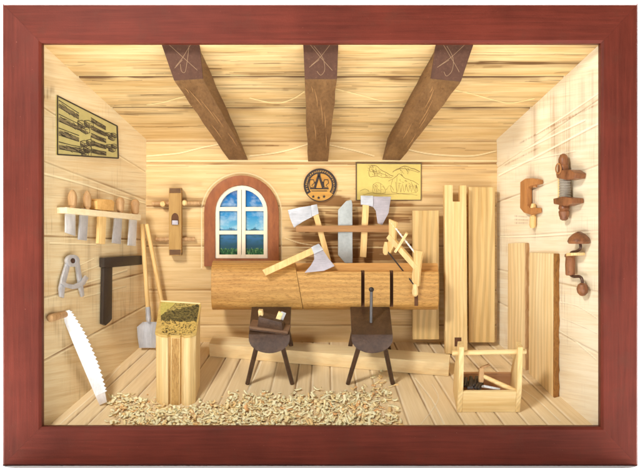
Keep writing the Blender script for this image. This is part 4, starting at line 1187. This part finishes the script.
mb.build('block', [wood('block_wood', (240, 212, 156), (216, 176, 108), 'Z', .35, .04, ring=.2, ringk=.1, streak=(186, 138, 72)), wood('block_bark', (206, 164, 96), (166, 120, 58), 'Z', .6, .25, fleck=(130, 88, 38), bump=.9)], cb, bevel=.6, ang=20)
cen = sum(top, V((0, 0, 0)))/len(top)
big = [cen+(p-cen)*1.035 for p in top]
mb = MB(); mb.hexa([p-V((0, 0, 3.1)) for p in big], [p-V((0, 0, .2)) for p in big])
mb.build('top_slab', wood('block_top_wood', (214, 182, 108), (180, 142, 72), 'X', .4, .2), cb, bevel=.4)
t = NT('speckled_top')
tcn = t.add('ShaderNodeTexCoord'); sx = t.add('ShaderNodeSeparateXYZ'); t.link(tcn.outputs['Object'], sx.inputs[0])
yy = t.math('SUBTRACT', t.math('MULTIPLY', sx.outputs['Y'], U), 0)
n1 = t.noise(t.coords((U*.45,)*3, rnd=False), 1, 5, .7); n2 = t.noise(t.coords((U*.18,)*3, rnd=False), 1, 3, .6)
oy = float(cb['_o'][1]); ox = float(cb['_o'][0])
xx = t.math('MULTIPLY', sx.outputs['X'], U)
ya = t.math('ADD', yy, t.math('MULTIPLY_ADD', n2, 8, -4))
gold = t.ramp(n1, [(.40, rgba((72, 54, 26))), (.52, rgba((206, 172, 92)))])
dark = t.ramp(n1, [(.38, rgba((28, 24, 15))), (.62, rgba((128, 112, 60)))])
green = t.ramp(n1, [(.3, rgba((170, 154, 72))), (.7, rgba((206, 188, 104)))])
c_ = t.mix(t.math('GREATER_THAN', ya, 75-oy), gold, dark)
c_ = t.mix(t.math('GREATER_THAN', t.math('SUBTRACT', ya, t.math('MULTIPLY', xx, .3)), 88-oy), c_, t.ramp(n1, [(.36, rgba((66, 56, 28))), (.56, rgba((186, 162, 90)))]))
dg = t.math('SUBTRACT', ya, t.math('MULTIPLY', xx, 1.0))
c_ = t.mix(t.math('GREATER_THAN', dg, 98-oy), c_, green)
t.link(c_, t.bsdf.inputs['Base Color']); t.bsdf.inputs['Roughness'].default_value = .4
mb = MB(); sm_ = [cen+(p-cen)*.95 for p in top]
mb.hexa([p-V((0, 0, .3)) for p in sm_], [p+V((0, 0, .25)) for p in sm_]); mb.build('speckled_top', t.mat, cb, bevel=0)
mb = MB(); mb.bar(W(161, 301, yB), W(200, 303.6, yB), .7, .7); mb.build('rim', M['pine_x'], cb, bevel=.2)

# ------------------------------------------------------------------ tool box
tb_ = thing('tool_box', 'open pale wooden tool box with a round carrying handle on the floor', 'tool box', P_FLOOR.hit(489, 412))
c0 = P_FLOOR.hit(457, 412.5, .3); c1 = P_FLOOR.hit(520, 412.5, .3)
xd = V((1, 0, 0)); dep = FBK*42; tw = 5.2
x0, x1 = c0.x, c1.x
def TP(u, v, n): return V((0, c0.y, c0.z))+V((u, 0, 0))+FBK*v+FUP*n
for xa, sgn in ((x0, 1), (x1-tw, -1)):
    mb = MB()
    prof = [(0, 0), (42, 0), (42, 27), (30, 62), (14, 62), (0, 27)]
    prof = [(0, 0), (42, 0), (42, 26), (26, 70), (12, 71), (0, 28)]
    mb.prism([TP(xa, v, n) for v, n in prof], V((tw, 0, 0))); mb.build('end_board', M['pine'], tb_, bevel=.6)
mb = MB(); mb.hexa([TP(x0+tw, .4, 0), TP(x1-tw, .4, 0), TP(x1-tw, 4, 0), TP(x0+tw, 4, 0)], [TP(x0+tw, .4, 25), TP(x1-tw, .4, 25), TP(x1-tw, 4, 25), TP(x0+tw, 4, 25)]); mb.build('front_board', M['pine_x'], tb_, bevel=.5)
mb = MB(); mb.hexa([TP(x0+tw, 38, 0), TP(x1-tw, 38, 0), TP(x1-tw, 41.5, 0), TP(x0+tw, 41.5, 0)], [TP(x0+tw, 38, 24), TP(x1-tw, 38, 24), TP(x1-tw, 41.5, 24), TP(x0+tw, 41.5, 24)]); mb.build('back_board', M['groundpink'], tb_, bevel=.5)
mb = MB(); mb.hexa([TP(x0+tw, 4, .2), TP(x1-tw, 4, .2), TP(x1-tw, 38, .2), TP(x0+tw, 38, .2)], [TP(x0+tw, 4, 3), TP(x1-tw, 4, 3), TP(x1-tw, 38, 3), TP(x0+tw, 38, 3)]); mb.build('bottom_board', M['groundpink'], tb_, bevel=.3)
mb = MB(); mb.tube([TP(x0-6, 19, 60), TP(x1+5, 19, 62)], 2.7, 14); mb.build('carrying_handle', M['pine_x'], tb_, bevel=.3)
# contents
rs = random.Random(21)
for k in range(14):
    a = TP(x0+tw+2.5+rs.uniform(0, 3)+k*1.05, rs.uniform(5, 12), 23+rs.uniform(0, 4)); b = a+V((rs.uniform(-2, 7), rs.uniform(10, 20), rs.uniform(2, 8)))
    mb = MB(); mb.tube([a, b], [1.8, 2.1], 8)
    tag(mb.build('dark_peg', M['black'], origin=a, bevel=.3), 'short black peg heaped in the left end of the tool box', 'peg', 'black pegs in the tool box')
hm = thing('hammer', 'small hammer with pale handle lying across the tool box', 'hammer', TP(x0+32, 16, 24))
a = TP(x0+27, 22, 31); b = W(516.5, 391.8, c0.y-3)
mb = MB(); mb.tube([a, a.lerp(b, .5), b], [2.2, 2.6, 3.0], 12); mb.build('handle', M['pine_x'], hm, bevel=.5)
mb = MB(); mb.bar(a-V((1.5, 0, 7)), a+V((-.5, 1, 8)), 2.6, 3, V((0, 1, 0))); mb.bar(a+V((-1, 1, 8)), a+V((8, 4, 11)), 1.5, 1.2); mb.build('head', M['tan'], hm, bevel=.4)
mb = MB(); a = TP(x0+26, 7, 27.5); b = W(499, 389.6, c0.y+0.5)
mb.bar(a, b, 1.2, 3.0, V((0, -1, .3)))
tag(mb.build('marking_knife', M['silver'], origin=a, bevel=.5), 'short white metal blade lying on the front rim of the tool box', 'knife')

# ------------------------------------------------------------------ wood shavings
bm = bmesh.new()
rs = random.Random(99)
upper = [(106, 402), (112, 391), (128, 389), (150, 396), (175, 403), (205, 399), (235, 391), (270, 390), (300, 392), (340, 388), (365, 384), (385, 385), (396, 398), (404, 420)]
def up_at(x):
    for (x0_, y0_), (x1_, y1_) in zip(upper, upper[1:]):
        if x0_ <= x <= x1_: return y0_+(y1_-y0_)*(x-x0_)/max(x1_-x0_, .01)
    return 430
def chip(c, L, wd, curl, twist, yaw, pitch, roll, mi):
    n = 5
    rot = Matrix.Rotation(yaw, 3, 'Z') @ Matrix.Rotation(pitch, 3, 'Y') @ Matrix.Rotation(roll, 3, 'X')
    base = Matrix((P_FLOOR.A, FBK, FUP)).transposed()
    L_, R_ = [], []
    for i in range(n+1):
        u = i/n-.5
        if abs(curl) > .05:
            r = L/curl; th = u*curl; p = V((r*math.sin(th), 0, r*(1-math.cos(th))))
        else: p = V((u*L, 0, 0))
        ww = wd*(.6+.4*math.cos(u*2.2))*.5
        tv = V((0, math.cos(twist*u), math.sin(twist*u)))
        for lst, s_ in ((L_, 1), (R_, -1)):
            q1 = c+base @ (rot @ (p+tv*ww*s_)); lst.append((bm.verts.new(q1), bm.verts.new(q1+FUP*.35)))
    for i in range(n):
        for vs in ((L_[i][1], R_[i][1], R_[i+1][1], L_[i+1][1]), (L_[i][0], L_[i+1][0], R_[i+1][0], R_[i][0]), (L_[i][0], L_[i][1], L_[i+1][1], L_[i+1][0]), (R_[i][1], R_[i][0], R_[i+1][0], R_[i+1][1])):
            f_ = bm.faces.new(vs); f_.material_index = mi; f_.smooth = True
cnt = 0
while cnt < 1650:
    px = rs.uniform(106, 403); py = rs.uniform(382, 427.5)
    ua = up_at(px)
    if py < ua+rs.gauss(2, 2.5): continue
    edge_ = min((py-ua)/9, (px-104)/22, (402-px)/30)
    if rs.random() > .22+.78*edge_: continue
    if 200 < px < 216 and rs.random() < .3: continue
    if px < 150 and py > 424: continue
    h = abs(rs.gauss(0, 1))*.95
    c = P_FLOOR.hit(px, py, .8+h)
    if c.y < YF+3: continue
    if 155 < px < 198 and c.y > 57: continue
    rk_ = rs.random()
    LL = rs.uniform(8, 13) if rk_ < .14 else (rs.uniform(4, 7.5) if rk_ < .62 else rs.uniform(1.4, 3.2))
    chip(c, LL, min(LL*.8, rs.uniform(1.4, 4.0)), rs.uniform(-1.5, 3.2), rs.uniform(-1, 1), rs.uniform(0, 6.28), rs.gauss(0, .17), rs.gauss(0, .2), rs.choices((0, 1, 2, 3), (8, 4, 1, .5))[0])
    cnt += 1
for _ in range(46):                      # strays
    px = rs.uniform(372, 392) if rs.random() < .6 else rs.uniform(95, 400); py = rs.uniform(368, 392) if px > 372 else rs.uniform(up_at(max(107, min(393, px)))-6, 415)
    c = P_FLOOR.hit(px, py, .8)
    if c.y < YF+3 or (155 < px < 198 and c.y > 57): continue
    chip(c, rs.uniform(3, 8), rs.uniform(1.5, 3), rs.uniform(-1, 2.5), rs.uniform(-1, 1), rs.uniform(0, 6.28), rs.gauss(0, .15), rs.gauss(0, .2), rs.choice((0, 1, 2)))
chip(P_FLOOR.hit(298, 389.5, 2.5), 8, 3.2, .3, 0, .5, 0, 0, 0)
for v in bm.verts: v.co *= S
me = bpy.data.meshes.new('wood_shavings'); bm.to_mesh(me); bm.free()
for nm, c in (('a', (255, 236, 190)), ('b', (252, 222, 164)), ('c', (246, 206, 142)), ('d', (234, 180, 118))): me.materials.append(paint('shaving_'+nm, c, .65, var=.06))
o = bpy.data.objects.new('wood_shavings', me); COL.objects.link(o); o['kind'] = 'stuff'
tag(o, 'heap of pale curled wood shavings scattered along the front of the floor', 'wood shavings')

# drop the private build notes
for o in bpy.data.objects:
    if '_o' in o: del o['_o']
